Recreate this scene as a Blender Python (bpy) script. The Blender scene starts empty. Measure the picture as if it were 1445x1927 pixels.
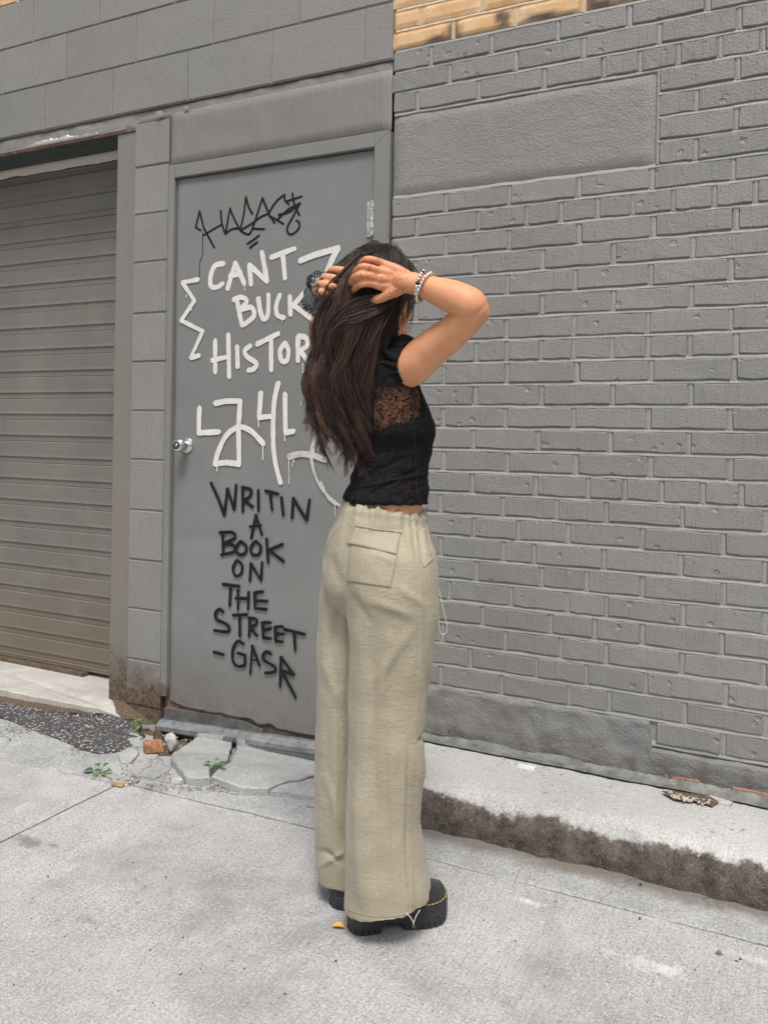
import bpy, bmesh, math, random
import numpy as np
from mathutils import Vector, Matrix, noise
from mathutils.bvhtree import BVHTree
random.seed(7)
rnd = random.random
def U(a, b): return a + (b - a) * random.random()
SC = bpy.context.scene
COL = SC.collection

# ------------------------------------------------------------------ camera
F = 1600.0; PX = 722.5; PY = 816.0; RHO = 0.0165; DIST = 2.673; HC = 1.15
PSI = math.atan(F / 3162.0)
VR = Vector((math.cos(PSI), math.sin(PSI), 0)); VF = Vector((-math.sin(PSI), math.cos(PSI), 0)); VU = Vector((0, 0, 1))
CX = VR * math.cos(RHO) + VU * math.sin(RHO); CY = VU * math.cos(RHO) - VR * math.sin(RHO)
CAM = Vector((0, -DIST, HC))
cam_data = bpy.data.cameras.new('camera'); cam = bpy.data.objects.new('camera', cam_data); COL.objects.link(cam)
M = Matrix((CX, CY, -VF)).transposed().to_4x4(); M.translation = CAM
cam.matrix_world = M
cam_data.sensor_fit = 'VERTICAL'; cam_data.sensor_height = 36; cam_data.sensor_width = 27
cam_data.lens = F / 1927 * 36
cam_data.shift_y = -(963.5 - PY) / 1927
cam_data.clip_end = 500; cam_data.clip_start = 0.05
SC.camera = cam
SC.render.resolution_x = 767; SC.render.resolution_y = 1024

# ------------------------------------------------------------------ light
EL = math.radians(62); AZ = math.radians(-28)      # the soft sun stands behind the camera, a little to the right
world = bpy.data.worlds.new('World'); SC.world = world; world.use_nodes = True
wn = world.node_tree; bgn = wn.nodes['Background']
sky = wn.nodes.new('ShaderNodeTexSky'); sky.sky_type = 'NISHITA'; sky.sun_disc = False
sky.sun_elevation = EL; sky.sun_rotation = math.radians(180) + AZ; sky.dust_density = 4; sky.air_density = 1.0
hs = wn.nodes.new('ShaderNodeHueSaturation'); hs.inputs['Saturation'].default_value = 0.36
wn.links.new(sky.outputs[0], hs.inputs['Color']); wn.links.new(hs.outputs[0], bgn.inputs[0])
bgn.inputs[1].default_value = 0.115
sd = bpy.data.lights.new('sun', 'SUN'); sun = bpy.data.objects.new('sun', sd); COL.objects.link(sun)
sd.energy = 2.3; sd.angle = math.radians(17); sd.color = (1.0, 0.965, 0.92)
sdir = Vector((math.cos(EL) * math.sin(-AZ), -math.cos(EL) * math.cos(AZ), math.sin(EL)))   # towards the sun
sun.rotation_euler = sdir.to_track_quat('Z', 'Y').to_euler()
sun.location = (2, -6, 8)
SC.view_settings.view_transform = 'Standard'; SC.view_settings.look = 'None'
SC.view_settings.exposure = 0.31; SC.view_settings.gamma = 1.0; SC.view_settings.use_curve_mapping = False

# ------------------------------------------------------------------ from the photograph's pixels to places in the world
def ray(x, y): return VF + CX * ((x - PX) / F) - CY * ((y - PY) / F)
def wy(x, y, Y=0.0):
    d = ray(x, y); return CAM + d * ((Y - CAM.y) / d.y)
def gz(x, y, Z=0.0):
    d = ray(x, y); return CAM + d * ((Z - CAM.z) / d.z)
def gh(x, y):                 # the old pavement sinks towards the metal door
    a = max(0.0, min(1.0, (y + 0.36)/0.34)); k = max(0.0, min(1.0, (x + 2.62)/0.27)); k = k*k*(3-2*k)
    return -0.072*a*k if x < -1.265 else 0.0
def gt(x, y, h=0.0):
    z = h
    for _ in range(12):
        p = gz(x, y, z); z = 0.5*z + 0.5*(gh(p.x, p.y) + h)
    return gz(x, y, z)
def pz(x, y, Z): return CAM + ray(x, y) * Z
def proj(p):
    q = Vector(p) - CAM; z = q.dot(VF); return (PX + F * q.dot(CX) / z, PY - F * q.dot(CY) / z, z)

# ------------------------------------------------------------------ helpers
def tag(o, label=None, cat=None, group=None, kind=None):
    if label: o['label'] = label
    if cat: o['category'] = cat
    if group: o['group'] = group
    if kind: o['kind'] = kind
    return o
def link(o, parent=None):
    COL.objects.link(o)
    if parent is not None: o.parent = parent
    return o
def empty(name, loc, label=None, cat=None, group=None, kind=None):
    o = bpy.data.objects.new(name, None); o.location = loc; o.empty_display_size = 0.1
    link(o); return tag(o, label, cat, group, kind)
def setparent(o, p):
    o.parent = p
    o.matrix_parent_inverse = Matrix.Translation(p.location).inverted() if p.parent is None else Matrix.Identity(4)
def mesh(name, verts, faces, mat=None, parent=None, smooth=False, mats=None, midx=None):
    me = bpy.data.meshes.new(name); me.from_pydata([tuple(v) for v in verts], [], faces); me.update()
    if mats:
        for m in mats: me.materials.append(m)
        if midx is not None: me.polygons.foreach_set('material_index', midx)
    elif mat: me.materials.append(mat)
    if smooth: me.polygons.foreach_set('use_smooth', [True] * len(me.polygons))
    o = bpy.data.objects.new(name, me); COL.objects.link(o)
    if parent is not None: place(o, parent)
    return o
def chain_origin(p):
    v = Vector((0, 0, 0))
    while p is not None: v += p.location; p = p.parent
    return v
def place(o, parent):          # keep the world place of o (parents are never turned), store it relative to its parent
    o.parent = parent; o.location = o.location - chain_origin(parent)
class MB:
    def __init__(s): s.v = []; s.f = []; s.m = []
    def add(s, vs, fs, m=0):
        n = len(s.v); s.v += [Vector(v) for v in vs]; s.f += [tuple(i + n for i in f) for f in fs]; s.m += [m] * len(fs)
    def box(s, a, b, m=0, bev=0.0):
        x0, y0, z0 = a; x1, y1, z1 = b
        if bev <= 0:
            s.add([(x0,y0,z0),(x1,y0,z0),(x1,y1,z0),(x0,y1,z0),(x0,y0,z1),(x1,y0,z1),(x1,y1,z1),(x0,y1,z1)],
                  [(0,3,2,1),(4,5,6,7),(0,1,5,4),(1,2,6,5),(2,3,7,6),(3,0,4,7)], m); return
        bm = bmesh.new(); bmesh.ops.create_cube(bm, size=1)
        for v in bm.verts: v.co = Vector(((x0+x1)/2 + v.co.x*(x1-x0), (y0+y1)/2 + v.co.y*(y1-y0), (z0+z1)/2 + v.co.z*(z1-z0)))
        bmesh.ops.bevel(bm, geom=bm.edges[:], offset=bev, segments=2, profile=0.5, affect='EDGES')
        s.bm(bm, m)
    def bm(s, bm, m=0):
        bm.verts.index_update(); s.add([v.co.copy() for v in bm.verts], [tuple(v.index for v in f.verts) for f in bm.faces], m); bm.free()
    def tube(s, pts, r, n=8, m=0, caps=True):
        pts = [Vector(p) for p in pts]; rs = r if isinstance(r, (list, tuple)) else [r] * len(pts)
        t0 = (pts[1] - pts[0]).normalized(); a = t0.orthogonal().normalized(); vs = []
        for i, p in enumerate(pts):
            t = (pts[min(i+1, len(pts)-1)] - pts[max(i-1, 0)]).normalized()
            a = (a - t * a.dot(t)).normalized(); b = t.cross(a)
            for k in range(n):
                w = 2*math.pi*k/n; vs.append(p + (a*math.cos(w) + b*math.sin(w)) * rs[i])
        fs = [(i*n+k, i*n+(k+1)%n, (i+1)*n+(k+1)%n, (i+1)*n+k) for i in range(len(pts)-1) for k in range(n)]
        if caps: fs += [tuple(range(n))[::-1], tuple(range((len(pts)-1)*n, len(pts)*n))]
        s.add(vs, fs, m)
    def build(s, name, mat, parent=None, smooth=False, mats=None):
        return mesh(name, s.v, s.f, mat, parent, smooth, mats, s.m if mats else None)
def crom(pts, n=6):            # Catmull-Rom through tuples of any length
    out = []; P = [np.array(p, float) for p in pts]
    for i in range(len(P)-1):
        p0 = P[max(i-1,0)]; p1 = P[i]; p2 = P[i+1]; p3 = P[min(i+2,len(P)-1)]
        for k in range(n):
            t = k/n; out.append(0.5*((2*p1)+(p2-p0)*t+(2*p0-5*p1+4*p2-p3)*t*t+(3*p1-p0-3*p2+p3)*t**3))
    out.append(P[-1]); return out
def fbm(p, s=1.0, o=3):
    return noise.fractal(Vector(p)*s, 1.0, 2.0, o)

# ------------------------------------------------------------------ materials
class NT:
    def __init__(s, name):
        s.m = bpy.data.materials.new(name); s.m.use_nodes = True; s.t = s.m.node_tree
        s.b = s.t.nodes['Principled BSDF']; s.out = s.t.nodes['Material Output']
    def n(s, typ, **kw):
        nd = s.t.nodes.new(typ)
        for k, v in kw.items():
            if k in ('op', 'operation'): nd.operation = v
            elif hasattr(nd, k) and not k[0].isupper(): setattr(nd, k, v)
            else: nd.inputs[k.replace('_', ' ')].default_value = v
        return nd
    def l(s, a, b): s.t.links.new(a, b)
    def pos(s): return s.n('ShaderNodeNewGeometry').outputs['Position']
    def mapping(s, scale, rot=(0,0,0), src=None):
        mp = s.n('ShaderNodeMapping'); mp.inputs['Scale'].default_value = scale; mp.inputs['Rotation'].default_value = rot
        s.l(src or s.pos(), mp.inputs[0]); return mp.outputs[0]
    def noise(s, scale, detail=4, rough=0.55, vec=None, dist=0.0, out=0):
        nd = s.n('ShaderNodeTexNoise'); nd.inputs['Scale'].default_value = scale; nd.inputs['Detail'].default_value = detail
        nd.inputs['Roughness'].default_value = rough; nd.inputs['Distortion'].default_value = dist
        s.l(vec or s.pos(), nd.inputs['Vector']); return nd.outputs[out]
    def voro(s, scale, vec=None, feature='F1', out=0, rnd=1.0):
        nd = s.n('ShaderNodeTexVoronoi'); nd.feature = feature; nd.inputs['Scale'].default_value = scale
        nd.inputs['Randomness'].default_value = rnd
        s.l(vec or s.pos(), nd.inputs['Vector']); return nd.outputs[out]
    def rng(s, src, a, b, c=0.0, d=1.0, smooth=False):
        nd = s.n('ShaderNodeMapRange'); nd.clamp = True
        if smooth: nd.interpolation_type = 'SMOOTHSTEP'
        for i, v in zip((1,2,3,4), (a,b,c,d)): nd.inputs[i].default_value = v
        s.l(src, nd.inputs[0]); return nd.outputs[0]
    def math(s, op, a, b=None, clamp=False):
        nd = s.n('ShaderNodeMath'); nd.operation = op; nd.use_clamp = clamp
        for i, v in enumerate((a, b)):
            if v is None: continue
            if isinstance(v, (int, float)): nd.inputs[i].default_value = v
            else: s.l(v, nd.inputs[i])
        return nd.outputs[0]
    def mix(s, fac, a, b, blend='MIX'):
        nd = s.n('ShaderNodeMixRGB'); nd.blend_type = blend
        for i, v in zip((0,1,2), (fac,a,b)):
            if isinstance(v, (int, float)): nd.inputs[i].default_value = v
            elif isinstance(v, tuple): nd.inputs[i].default_value = (*v, 1) if len(v) == 3 else v
            else: s.l(v, nd.inputs[i])
        return nd.outputs[0]
    def bump(s, h, strength=1.0, dist=0.001, prev=None):
        nd = s.n('ShaderNodeBump'); nd.inputs['Strength'].default_value = strength; nd.inputs['Distance'].default_value = dist
        s.l(h, nd.inputs['Height'])
        if prev is not None: s.l(prev, nd.inputs['Normal'])
        return nd.outputs[0]
    def sep(s, src=None):
        nd = s.n('ShaderNodeSeparateXYZ'); s.l(src or s.pos(), nd.inputs[0]); return nd.outputs
    def attr(s, name): 
        nd = s.n('ShaderNodeAttribute'); nd.attribute_name = name; return nd.outputs['Fac']
    def fin(s, col=None, rough=None, nrm=None, **kw):
        for k, v in (('Base Color', col), ('Roughness', rough)):
            if v is None: continue
            if isinstance(v, tuple): s.b.inputs[k].default_value = (*v, 1)
            elif isinstance(v, (int, float)): s.b.inputs[k].default_value = v
            else: s.l(v, s.b.inputs[k])
        if nrm is not None: s.l(nrm, s.b.inputs['Normal'])
        for k, v in kw.items(): s.b.inputs[k.replace('_', ' ')].default_value = v
        return s.m

def painted(name, base, peel=1.0, dents=0.0, streak=0.0, dirt=0.0, dirt_h=0.2, rough=0.5, trowel=0.0, bumps=0.0, chips=0.0):
    t = NT(name); P = t.pos()
    big = t.noise(1.3, 3, 0.5); mid = t.noise(9, 4, 0.6)
    f = t.math('ADD', t.rng(big, 0.3, 0.7, 0.93, 1.05), t.rng(mid, 0.3, 0.7, -0.045, 0.045))
    col = t.mix(1.0, base, f, 'MULTIPLY')
    warm = t.rng(t.noise(2.1, 2, 0.5), 0.4, 0.65, 0.0, 0.45)
    col = t.mix(warm, col, tuple(c*k for c, k in zip(base, (1.06, 1.0, 0.93))))
    z = t.sep()[2]
    if dirt > 0:
        dn = t.math('ADD', z, t.rng(t.noise(16, 5, 0.65), 0, 1, -0.16, 0.16))
        fac = t.rng(dn, 0.06, dirt_h, dirt, 0.0)
        dcol = t.mix(t.rng(t.noise(60, 4), 0.35, 0.65), (0.045, 0.03, 0.018), (0.16, 0.11, 0.07))
        col = t.mix(fac, col, dcol)
    if chips > 0:
        c = t.rng(t.noise(34, 5, 0.7), 0.735, 0.76, 0.0, chips)
        col = t.mix(c, col, (0.42, 0.40, 0.36))
    h1 = t.noise(330, 2, 0.5); nr = t.bump(h1, 0.9*peel, 0.0016)
    nr = t.bump(t.noise(120, 3, 0.6), 0.85*peel, 0.0026, nr)
    nr = t.bump(t.noise(16, 2, 0.5), 0.4*min(peel, 1), 0.003, nr)
    if dents > 0 or 'block' in name:
        oi = t.n('ShaderNodeObjectInfo'); col = t.mix(1.0, col, t.rng(oi.outputs['Random'], 0, 1, 0.94, 1.05), 'MULTIPLY')
        dp = t.noise(1.0, 3, 0.6, t.mapping((110, 1, 9)), 0.4); nr = t.bump(t.rng(dp, 0.56, 0.66, smooth=True), 0.5, 0.0022, nr)
        ch = t.rng(t.noise(75, 4, 0.8), 0.745, 0.765, 0, 0.8); col = t.mix(ch, col, (0.42, 0.41, 0.385))
        rs_ = t.math('MULTIPLY', t.rng(t.noise(48, 4, 0.8, t.mapping((1, 1, 1), src=None)), 0.25, 0.275, 0.85, 0), t.rng(t.noise(2.3, 2), 0.5, 0.6)); col = t.mix(rs_, col, (0.07, 0.05, 0.04))
    if dents > 0:
        v = t.voro(17, t.mapping((1, 0.2, 1.15))); vc = t.n('ShaderNodeTexVoronoi'); vc.inputs['Scale'].default_value = 17
        t.l(t.mapping((1, 0.2, 1.15)), vc.inputs['Vector'])
        m = t.rng(t.sep(vc.outputs['Color'])[0], 0.35, 0.45)
        wob = t.math('ADD', v, t.rng(t.noise(70, 2), 0.3, 0.7, -0.07, 0.07))
        d = t.math('MULTIPLY', t.rng(wob, 0.08, 0.2, 1.0, 0.0, True), m)
        nr = t.bump(t.math('SUBTRACT', 1.0, d), 0.75*dents, 0.0045, nr)
        v2 = t.voro(75); p = t.rng(v2, 0.07, 0.16, 0.0, 1.0, True)
        nr = t.bump(p, 0.5*dents, 0.002, nr)
    if bumps > 0:
        v2 = t.voro(48); p = t.rng(v2, 0.05, 0.13, 1.0, 0.0, True); m2 = t.rng(t.noise(5, 2), 0.52, 0.64)
        nr = t.bump(t.math('MULTIPLY', p, m2), 0.8*bumps, 0.003, nr)
    if streak > 0:
        sN = t.noise(1.0, 4, 0.6, t.mapping((70, 1, 3.5)), 0.6)
        nr = t.bump(t.rng(sN, 0.5, 0.62, smooth=True), 0.6*streak, 0.0025, nr)
        col = t.mix(t.rng(sN, 0.62, 0.72, 0, 0.25*streak), col, (0.38, 0.37, 0.34))
    if trowel > 0:
        w = t.n('ShaderNodeTexWave'); w.inputs['Scale'].default_value = 55; w.inputs['Distortion'].default_value = 14
        w.inputs['Detail'].default_value = 3; w.inputs['Detail Scale'].default_value = 0.7
        t.l(t.mapping((1, 1, 1), (0, 0.9, 0)), w.inputs['Vector'])
        nr = t.bump(w.outputs['Fac'], 0.35*trowel, 0.0010, nr)
        nr = t.bump(t.noise(20, 5, 0.75), 0.8*trowel, 0.006, nr)
    return t.fin(col, rough, nr, Specular_IOR_Level=0.5)

GB = (0.228, 0.225, 0.214)
m_brick = painted('painted_brick', GB, 0.9, dents=1.0, dirt=0.55, dirt_h=0.19)
m_mortar = painted('painted_mortar', (0.275, 0.272, 0.26), 0.9, dirt=0.3, dirt_h=0.2)
m_patch = painted('painted_render', (0.225, 0.222, 0.211), 1.0, trowel=1.0)
m_parge = painted('painted_base_render', (0.195, 0.194, 0.19), 1.6, trowel=0.7, dirt=0.9, dirt_h=0.185, bumps=0.8)
m_block = painted('painted_block', (0.232, 0.229, 0.219), 0.95, dirt=0.95, dirt_h=0.23, bumps=0.4)
m_bjoint = painted('painted_block_joint', (0.22, 0.215, 0.205), 1.0, dirt=0.9, dirt_h=0.22)
m_door = painted('painted_steel_door', (0.192, 0.196, 0.194), 0.28, bumps=0.9, dirt=0.28, dirt_h=0.35, rough=0.42)
m_frame = painted('painted_steel_frame', (0.20, 0.20, 0.192), 0.3, bumps=0.6, dirt=0.8, dirt_h=0.12, rough=0.42)
m_ply = painted('painted_plywood', (0.205, 0.202, 0.19), 0.5, streak=0.55, bumps=0.7, rough=0.5, chips=0.6)
m_jamb = painted('painted_jamb', (0.195, 0.182, 0.165), 0.5, bumps=0.5, dirt=0.95, dirt_h=0.27)
m_dark = NT('dark_gap').fin((0.015, 0.014, 0.013), 0.9)

def shutter_mat():
    t = NT('dusty_shutter_paint')
    n1 = t.noise(3, 4, 0.6); n2 = t.noise(14, 5, 0.65, t.mapping((0.6, 1, 1.4)))
    col = t.mix(t.rng(n1, 0.35, 0.65), (0.155, 0.152, 0.142), (0.195, 0.186, 0.165))
    col = t.mix(t.rng(n2, 0.45, 0.7, 0, 0.5), col, (0.17, 0.14, 0.105))
    z = t.sep()[2]
    low = t.rng(t.math('ADD', z, t.rng(t.noise(6, 4), 0, 1, -0.2, 0.2)), 0.1, 0.6, 0.75, 0.0)
    col = t.mix(low, col, (0.15, 0.115, 0.08))
    ss = t.noise(1.0, 3, 0.5, t.mapping((26, 1, 1.1)))
    col = t.mix(t.rng(ss, 0.6, 0.72, 0, 0.15), col, (0.1, 0.085, 0.07))
    nr = t.bump(t.noise(240, 2), 0.35, 0.001); nr = t.bump(t.noise(18, 3), 0.4, 0.003, nr)
    return t.fin(col, 0.5, nr)
m_shut = shutter_mat()

def tan_mat():
    t = NT('tan_brick')
    n1 = t.noise(11, 3, 0.6); n2 = t.noise(90, 4, 0.7)
    col = t.mix(t.rng(n1, 0.35, 0.65), (0.62, 0.36, 0.16), (0.70, 0.50, 0.30))
    col = t.mix(t.rng(n2, 0.5, 0.75, 0, 0.6), col, (0.42, 0.24, 0.11))
    col = t.mix(t.attr('soot'), col, (0.075, 0.062, 0.05))
    ax = t.sep(); 
    nr = t.bump(n2, 0.6, 0.0015); nr = t.bump(t.noise(300, 2), 0.5, 0.001, nr)
    # grey paint that stops along a sloppy brushed line
    edge = t.math('ADD', ax[2], t.rng(t.noise(7, 4, 0.6), 0, 1, -0.03, 0.03))
    return t.fin(col, 0.85, nr)
m_tan = tan_mat()

def concrete(name, a, b, spec=1.0, broom=0.0, brot=0.0, dark_spots=1.0, agg=0.0, cracks=0.0):
    t = NT(name)
    big = t.noise(1.1, 4, 0.6); mid = t.noise(6.5, 5, 0.65); fine = t.noise(165, 5, 0.9); grit = t.noise(420, 2, 0.6)
    col = t.mix(t.rng(big, 0.32, 0.68), a, b)
    col = t.mix(t.rng(mid, 0.42, 0.7, 0, 0.55), col, tuple(x*0.72 for x in a))
    col = t.mix(t.rng(fine, 0.36, 0.46, 1.0*spec, 0), col, tuple(x*0.26 for x in a))
    sp2 = t.voro(300); col = t.mix(t.rng(sp2, 0.10, 0.24, 0.8*spec, 0), col, tuple(x*0.2 for x in a))
    sp3 = t.noise(75, 4, 0.9); col = t.mix(t.rng(sp3, 0.33, 0.42, 0.6*spec, 0), col, tuple(x*0.35 for x in a)); col = t.mix(t.rng(sp3, 0.58, 0.66, 0, 0.35*spec), col, (0.8, 0.8, 0.79))
    col = t.mix(t.rng(fine, 0.54, 0.66, 0, 0.9*spec), col, (0.86, 0.86, 0.85))
    # worn pits and grime blots
    v = t.voro(21); pit = t.math('MULTIPLY', t.rng(v, 0.03, 0.09, 1, 0), t.rng(t.noise(9, 2), 0.5, 0.56))
    col = t.mix(t.math('MULTIPLY', pit, 0.75*dark_spots), col, (0.06, 0.055, 0.05))
    v4 = t.n('ShaderNodeTexVoronoi'); v4.inputs['Scale'].default_value = 55; t.l(t.pos(), v4.inputs['Vector'])
    spk = t.math('MULTIPLY', t.rng(t.math('ADD', v4.outputs['Distance'], t.rng(t.noise(160, 2), 0, 1, -.06, .06)), 0.05, 0.11, 1, 0), t.rng(t.sep(v4.outputs['Color'])[1], 0.80, 0.83))
    col = t.mix(t.math('MULTIPLY', spk, 0.9*dark_spots), col, (0.045, 0.042, 0.038))
    st = t.noise(2.6, 5, 0.7, dist=0.6); col = t.mix(t.rng(st, 0.52, 0.70, 0, 0.5), col, tuple(x*0.5 for x in a))
    wh = t.noise(4.2, 6, 0.72, t.mapping((1, 1, 1), src=t.mapping((1.0, 1.6, 1))), 0.9)
    col = t.mix(t.rng(wh, 0.66, 0.73, 0, 0.5), col, (0.74, 0.75, 0.75))
    nr = t.bump(grit, 0.7, 0.0012); nr = t.bump(fine, 0.8, 0.0016, nr); nr = t.bump(mid, 0.5, 0.006, nr)
    nr = t.bump(t.math('SUBTRACT', 1.0, pit), 0.6, 0.003, nr)
    if broom:
        for (bx_, by_, sx_, sy_, k_) in ((-1.93, -1.0, .07, .03, .6), (-1.86, -.98, .03, .015, .5), (-.3, -.75, .09, .03, -.5), (-.62, -.63, .05, .015, -.6), (-2.3, -.85, .05, .02, .4), (-.5, -1.5, .2, .1, .2), (-1.5, -1.2, .05, .02, .35), (-.1, -.62, .1, .02, -.4)):
            vm = t.n('ShaderNodeVectorMath'); vm.operation = 'DISTANCE'; mp_ = t.mapping((1/sx_, 1/sy_, 1)); t.l(mp_, vm.inputs[0]); vm.inputs[1].default_value = (bx_/sx_, by_/sy_, 0)
            dd = t.math('ADD', vm.outputs['Value'], t.rng(t.noise(26, 4, .7), .2, .8, -.9, .9)); fq = t.rng(dd, .2, 1.0, abs(k_), 0)
            col = t.mix(fq, col, (0.10, 0.095, 0.085) if k_ > 0 else (0.8, 0.8, 0.79))
        w = t.noise(1.0, 4, 0.75, t.mapping((260, 9, 1), (0, 0, brot)), 0.2)
        nr = t.bump(w, 0.8*broom, 0.002, nr); col = t.mix(t.rng(w, 0.38, 0.5, 0.32*broom, 0), col, tuple(x*0.45 for x in a))
    if name == 'worn_gutter_concrete':
        ps = t.sep(); k1 = t.math('ADD', ps[1], t.rng(t.noise(9, 5, .7), 0, 1, -.07, .07)); k1 = t.math('MULTIPLY', t.rng(k1, -.475, -.40, 0, .75, True), t.rng(ps[0], -1.27, -1.2))
        col = t.mix(k1, col, (0.13, 0.105, 0.082))
    if agg:
        v3 = t.n('ShaderNodeTexVoronoi'); v3.inputs['Scale'].default_value = 46; t.l(t.mapping((1, 1, 1.2)), v3.inputs['Vector'])
        sx = t.sep(v3.outputs['Color'])
        am = t.math('MULTIPLY', t.rng(v3.outputs['Distance'], 0.26, 0.32, 1, 0), t.rng(sx[0], 0.72, 0.76))
        am = t.math('MULTIPLY', am, t.rng(t.noise(3.0, 3), 0.47, 0.56))
        col = t.mix(t.math('MULTIPLY', am, agg), col, t.mix(sx[1], (0.14, 0.135, 0.13), (0.34, 0.29, 0.25)))
    if cracks:
        vv = t.n('ShaderNodeTexVoronoi'); vv.feature = 'DISTANCE_TO_EDGE'; vv.inputs['Scale'].default_value = 2.3
        wv = t.n('ShaderNodeVectorMath'); wv.operation = 'ADD'
        nd = t.n('ShaderNodeTexNoise'); nd.inputs['Scale'].default_value = 7; nd.inputs['Detail'].default_value = 4; t.l(t.pos(), nd.inputs['Vector'])
        sc = t.n('ShaderNodeVectorMath'); sc.operation = 'SCALE'; sc.inputs['Scale'].default_value = 0.25; t.l(nd.outputs['Color'], sc.inputs[0])
        t.l(t.pos(), wv.inputs[0]); t.l(sc.outputs[0], wv.inputs[1]); t.l(wv.outputs[0], vv.inputs['Vector'])
        cr = t.rng(vv.outputs['Distance'], 0.0, 0.006, 1, 0); cr = t.math('MULTIPLY', cr, t.rng(t.noise(1.7, 2), 0.5, 0.56))
        col = t.mix(t.math('MULTIPLY', cr, cracks), col, (0.07, 0.06, 0.05))
        nr = t.bump(t.math('SUBTRACT', 1, cr), 0.8, 0.004, nr)
    return t.fin(col, 0.88, nr, Specular_IOR_Level=0.3)
CA, CB = (0.39, 0.386, 0.384), (0.54, 0.534, 0.532)
m_slab = concrete('brushed_concrete', CA, CB, 1.0, broom=1.0, brot=0.10, cracks=0.0)
m_gutter = concrete('worn_gutter_concrete', (0.30, 0.305, 0.306), (0.45, 0.452, 0.446), 0.8, agg=0.5, cracks=0.6)
m_walk = concrete('worn_sidewalk_concrete', (0.40, 0.395, 0.38), (0.55, 0.545, 0.53), 1.0, agg=0.8, cracks=0.25)
m_broken = concrete('broken_concrete', (0.33, 0.336, 0.334), (0.46, 0.462, 0.455), 0.6, cracks=0.9)
m_sill = concrete('garage_sill_concrete', (0.42, 0.40, 0.37), (0.56, 0.53, 0.49), 0.35, dark_spots=0.4)

def curb_mat():
    t = NT('curb_concrete')
    top_a = t.mix(t.rng(t.noise(1.1, 4), 0.35, 0.65), (0.40, 0.395, 0.38), (0.55, 0.545, 0.53))
    fine = t.noise(150, 3, 0.75)
    v3 = t.n('ShaderNodeTexVoronoi'); v3.inputs['Scale'].default_value = 46; t.l(t.mapping((1, 1.2, 1.2)), v3.inputs['Vector'])
    sx = t.sep(v3.outputs['Color'])
    am = t.math('MULTIPLY', t.rng(v3.outputs['Distance'], 0.26, 0.34, 1, 0), t.rng(sx[0], 0.66, 0.7))
    top = t.mix(t.rng(fine, 0.35, 0.48, 0.5, 0), top_a, (0.17, 0.165, 0.155))
    top = t.mix(t.rng(fine, 0.56, 0.7, 0, 0.5), top, (0.78, 0.77, 0.75))
    top = t.mix(t.math('MULTIPLY', am, t.rng(t.noise(3.4, 3), 0.45, 0.58, 0, 0.8)), top, t.mix(sx[1], (0.14, 0.135, 0.13), (0.33, 0.28, 0.24)))
    face = t.mix(t.rng(t.noise(30, 5, 0.7), 0.35, 0.65), (0.055, 0.045, 0.037), (0.15, 0.128, 0.106))
    face = t.mix(t.rng(t.noise(260, 2, 0.7), 0.58, 0.7, 0, 0.6), face, (0.4, 0.37, 0.33))
    face = t.mix(t.math('MULTIPLY', am, 0.6), face, t.mix(sx[1], (0.03, 0.028, 0.025), (0.2, 0.15, 0.11)))
    k = t.math('ADD', t.attr('soil'), t.rng(t.noise(17, 6, 0.8), 0.2, 0.8, -0.55, 0.55)); k = t.math('ADD', k, t.rng(t.noise(3.5, 3, 0.6), 0.3, 0.7, -0.22, 0.22))
    col = t.mix(t.rng(k, 0.36, 0.64), top, face)
    nr = t.bump(t.noise(420, 2), 0.7, 0.0012); nr = t.bump(fine, 0.9, 0.002, nr); nr = t.bump(t.noise(24, 5, 0.7), 0.8, 0.008, nr)
    return t.fin(col, 0.9, nr, Specular_IOR_Level=0.25)
m_curb = curb_mat()
def asphalt():
    t = NT('crumbling_asphalt')
    v3 = t.n('ShaderNodeTexVoronoi'); v3.inputs['Scale'].default_value = 130; t.l(t.pos(), v3.inputs['Vector'])
    sx = t.sep(v3.outputs['Color'])
    col = t.mix(sx[0], (0.035, 0.035, 0.038), (0.10, 0.10, 0.105)); col = t.mix(t.rng(sx[1], 0.86, 0.9), col, (0.40, 0.37, 0.33))
    nr = t.bump(t.math('SUBTRACT', 1, v3.outputs['Distance']), 1.0, 0.004); nr = t.bump(t.noise(40, 4), 0.6, 0.006, nr)
    return t.fin(col, 0.85, nr)
m_asph = asphalt()
def soilm():
    t = NT('brown_dirt'); n = t.noise(120, 5, 0.7)
    col = t.mix(t.rng(n, 0.35, 0.65), (0.05, 0.032, 0.02), (0.2, 0.14, 0.09)); nr = t.bump(n, 1, 0.006)
    return t.fin(col, 0.95, nr)
m_soil = soilm()
def simple(name, col, rough=0.6, var=0.15, scale=60, bump=0.4, bd=0.001, **kw):
    t = NT(name); n = t.noise(scale, 4, 0.6)
    c = t.mix(t.rng(n, 0.3, 0.7), tuple(x*(1-var) for x in col), tuple(min(1, x*(1+var)) for x in col))
    return t.fin(c, rough, t.bump(n, bump, bd), **kw)
m_rust = simple('rusty_red_steel', (0.19, 0.11, 0.085), 0.7, 0.5, 35, 0.6, 0.003)
m_grime = simple('grimy_steel', (0.075, 0.055, 0.038), 0.8, 0.6, 45, 0.8, 0.004)
m_alu = simple('grey_steel_threshold', (0.20, 0.205, 0.21), 0.5, 0.4, 25, 0.3, 0.002, Metallic=0.25)
m_kick = simple('dull_grey_kick_plate', (0.115, 0.113, 0.11), 0.6, 0.35, 22, 0.5, 0.003)
m_chrome = simple('polished_chrome', (0.62, 0.62, 0.60), 0.16, 0.05, 60, 0.05, 0.0005, Metallic=1.0)
m_dkmet = simple('dark_metal', (0.06, 0.06, 0.06), 0.35, 0.2, 60, 0.1, 0.0005, Metallic=0.6)
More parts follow.
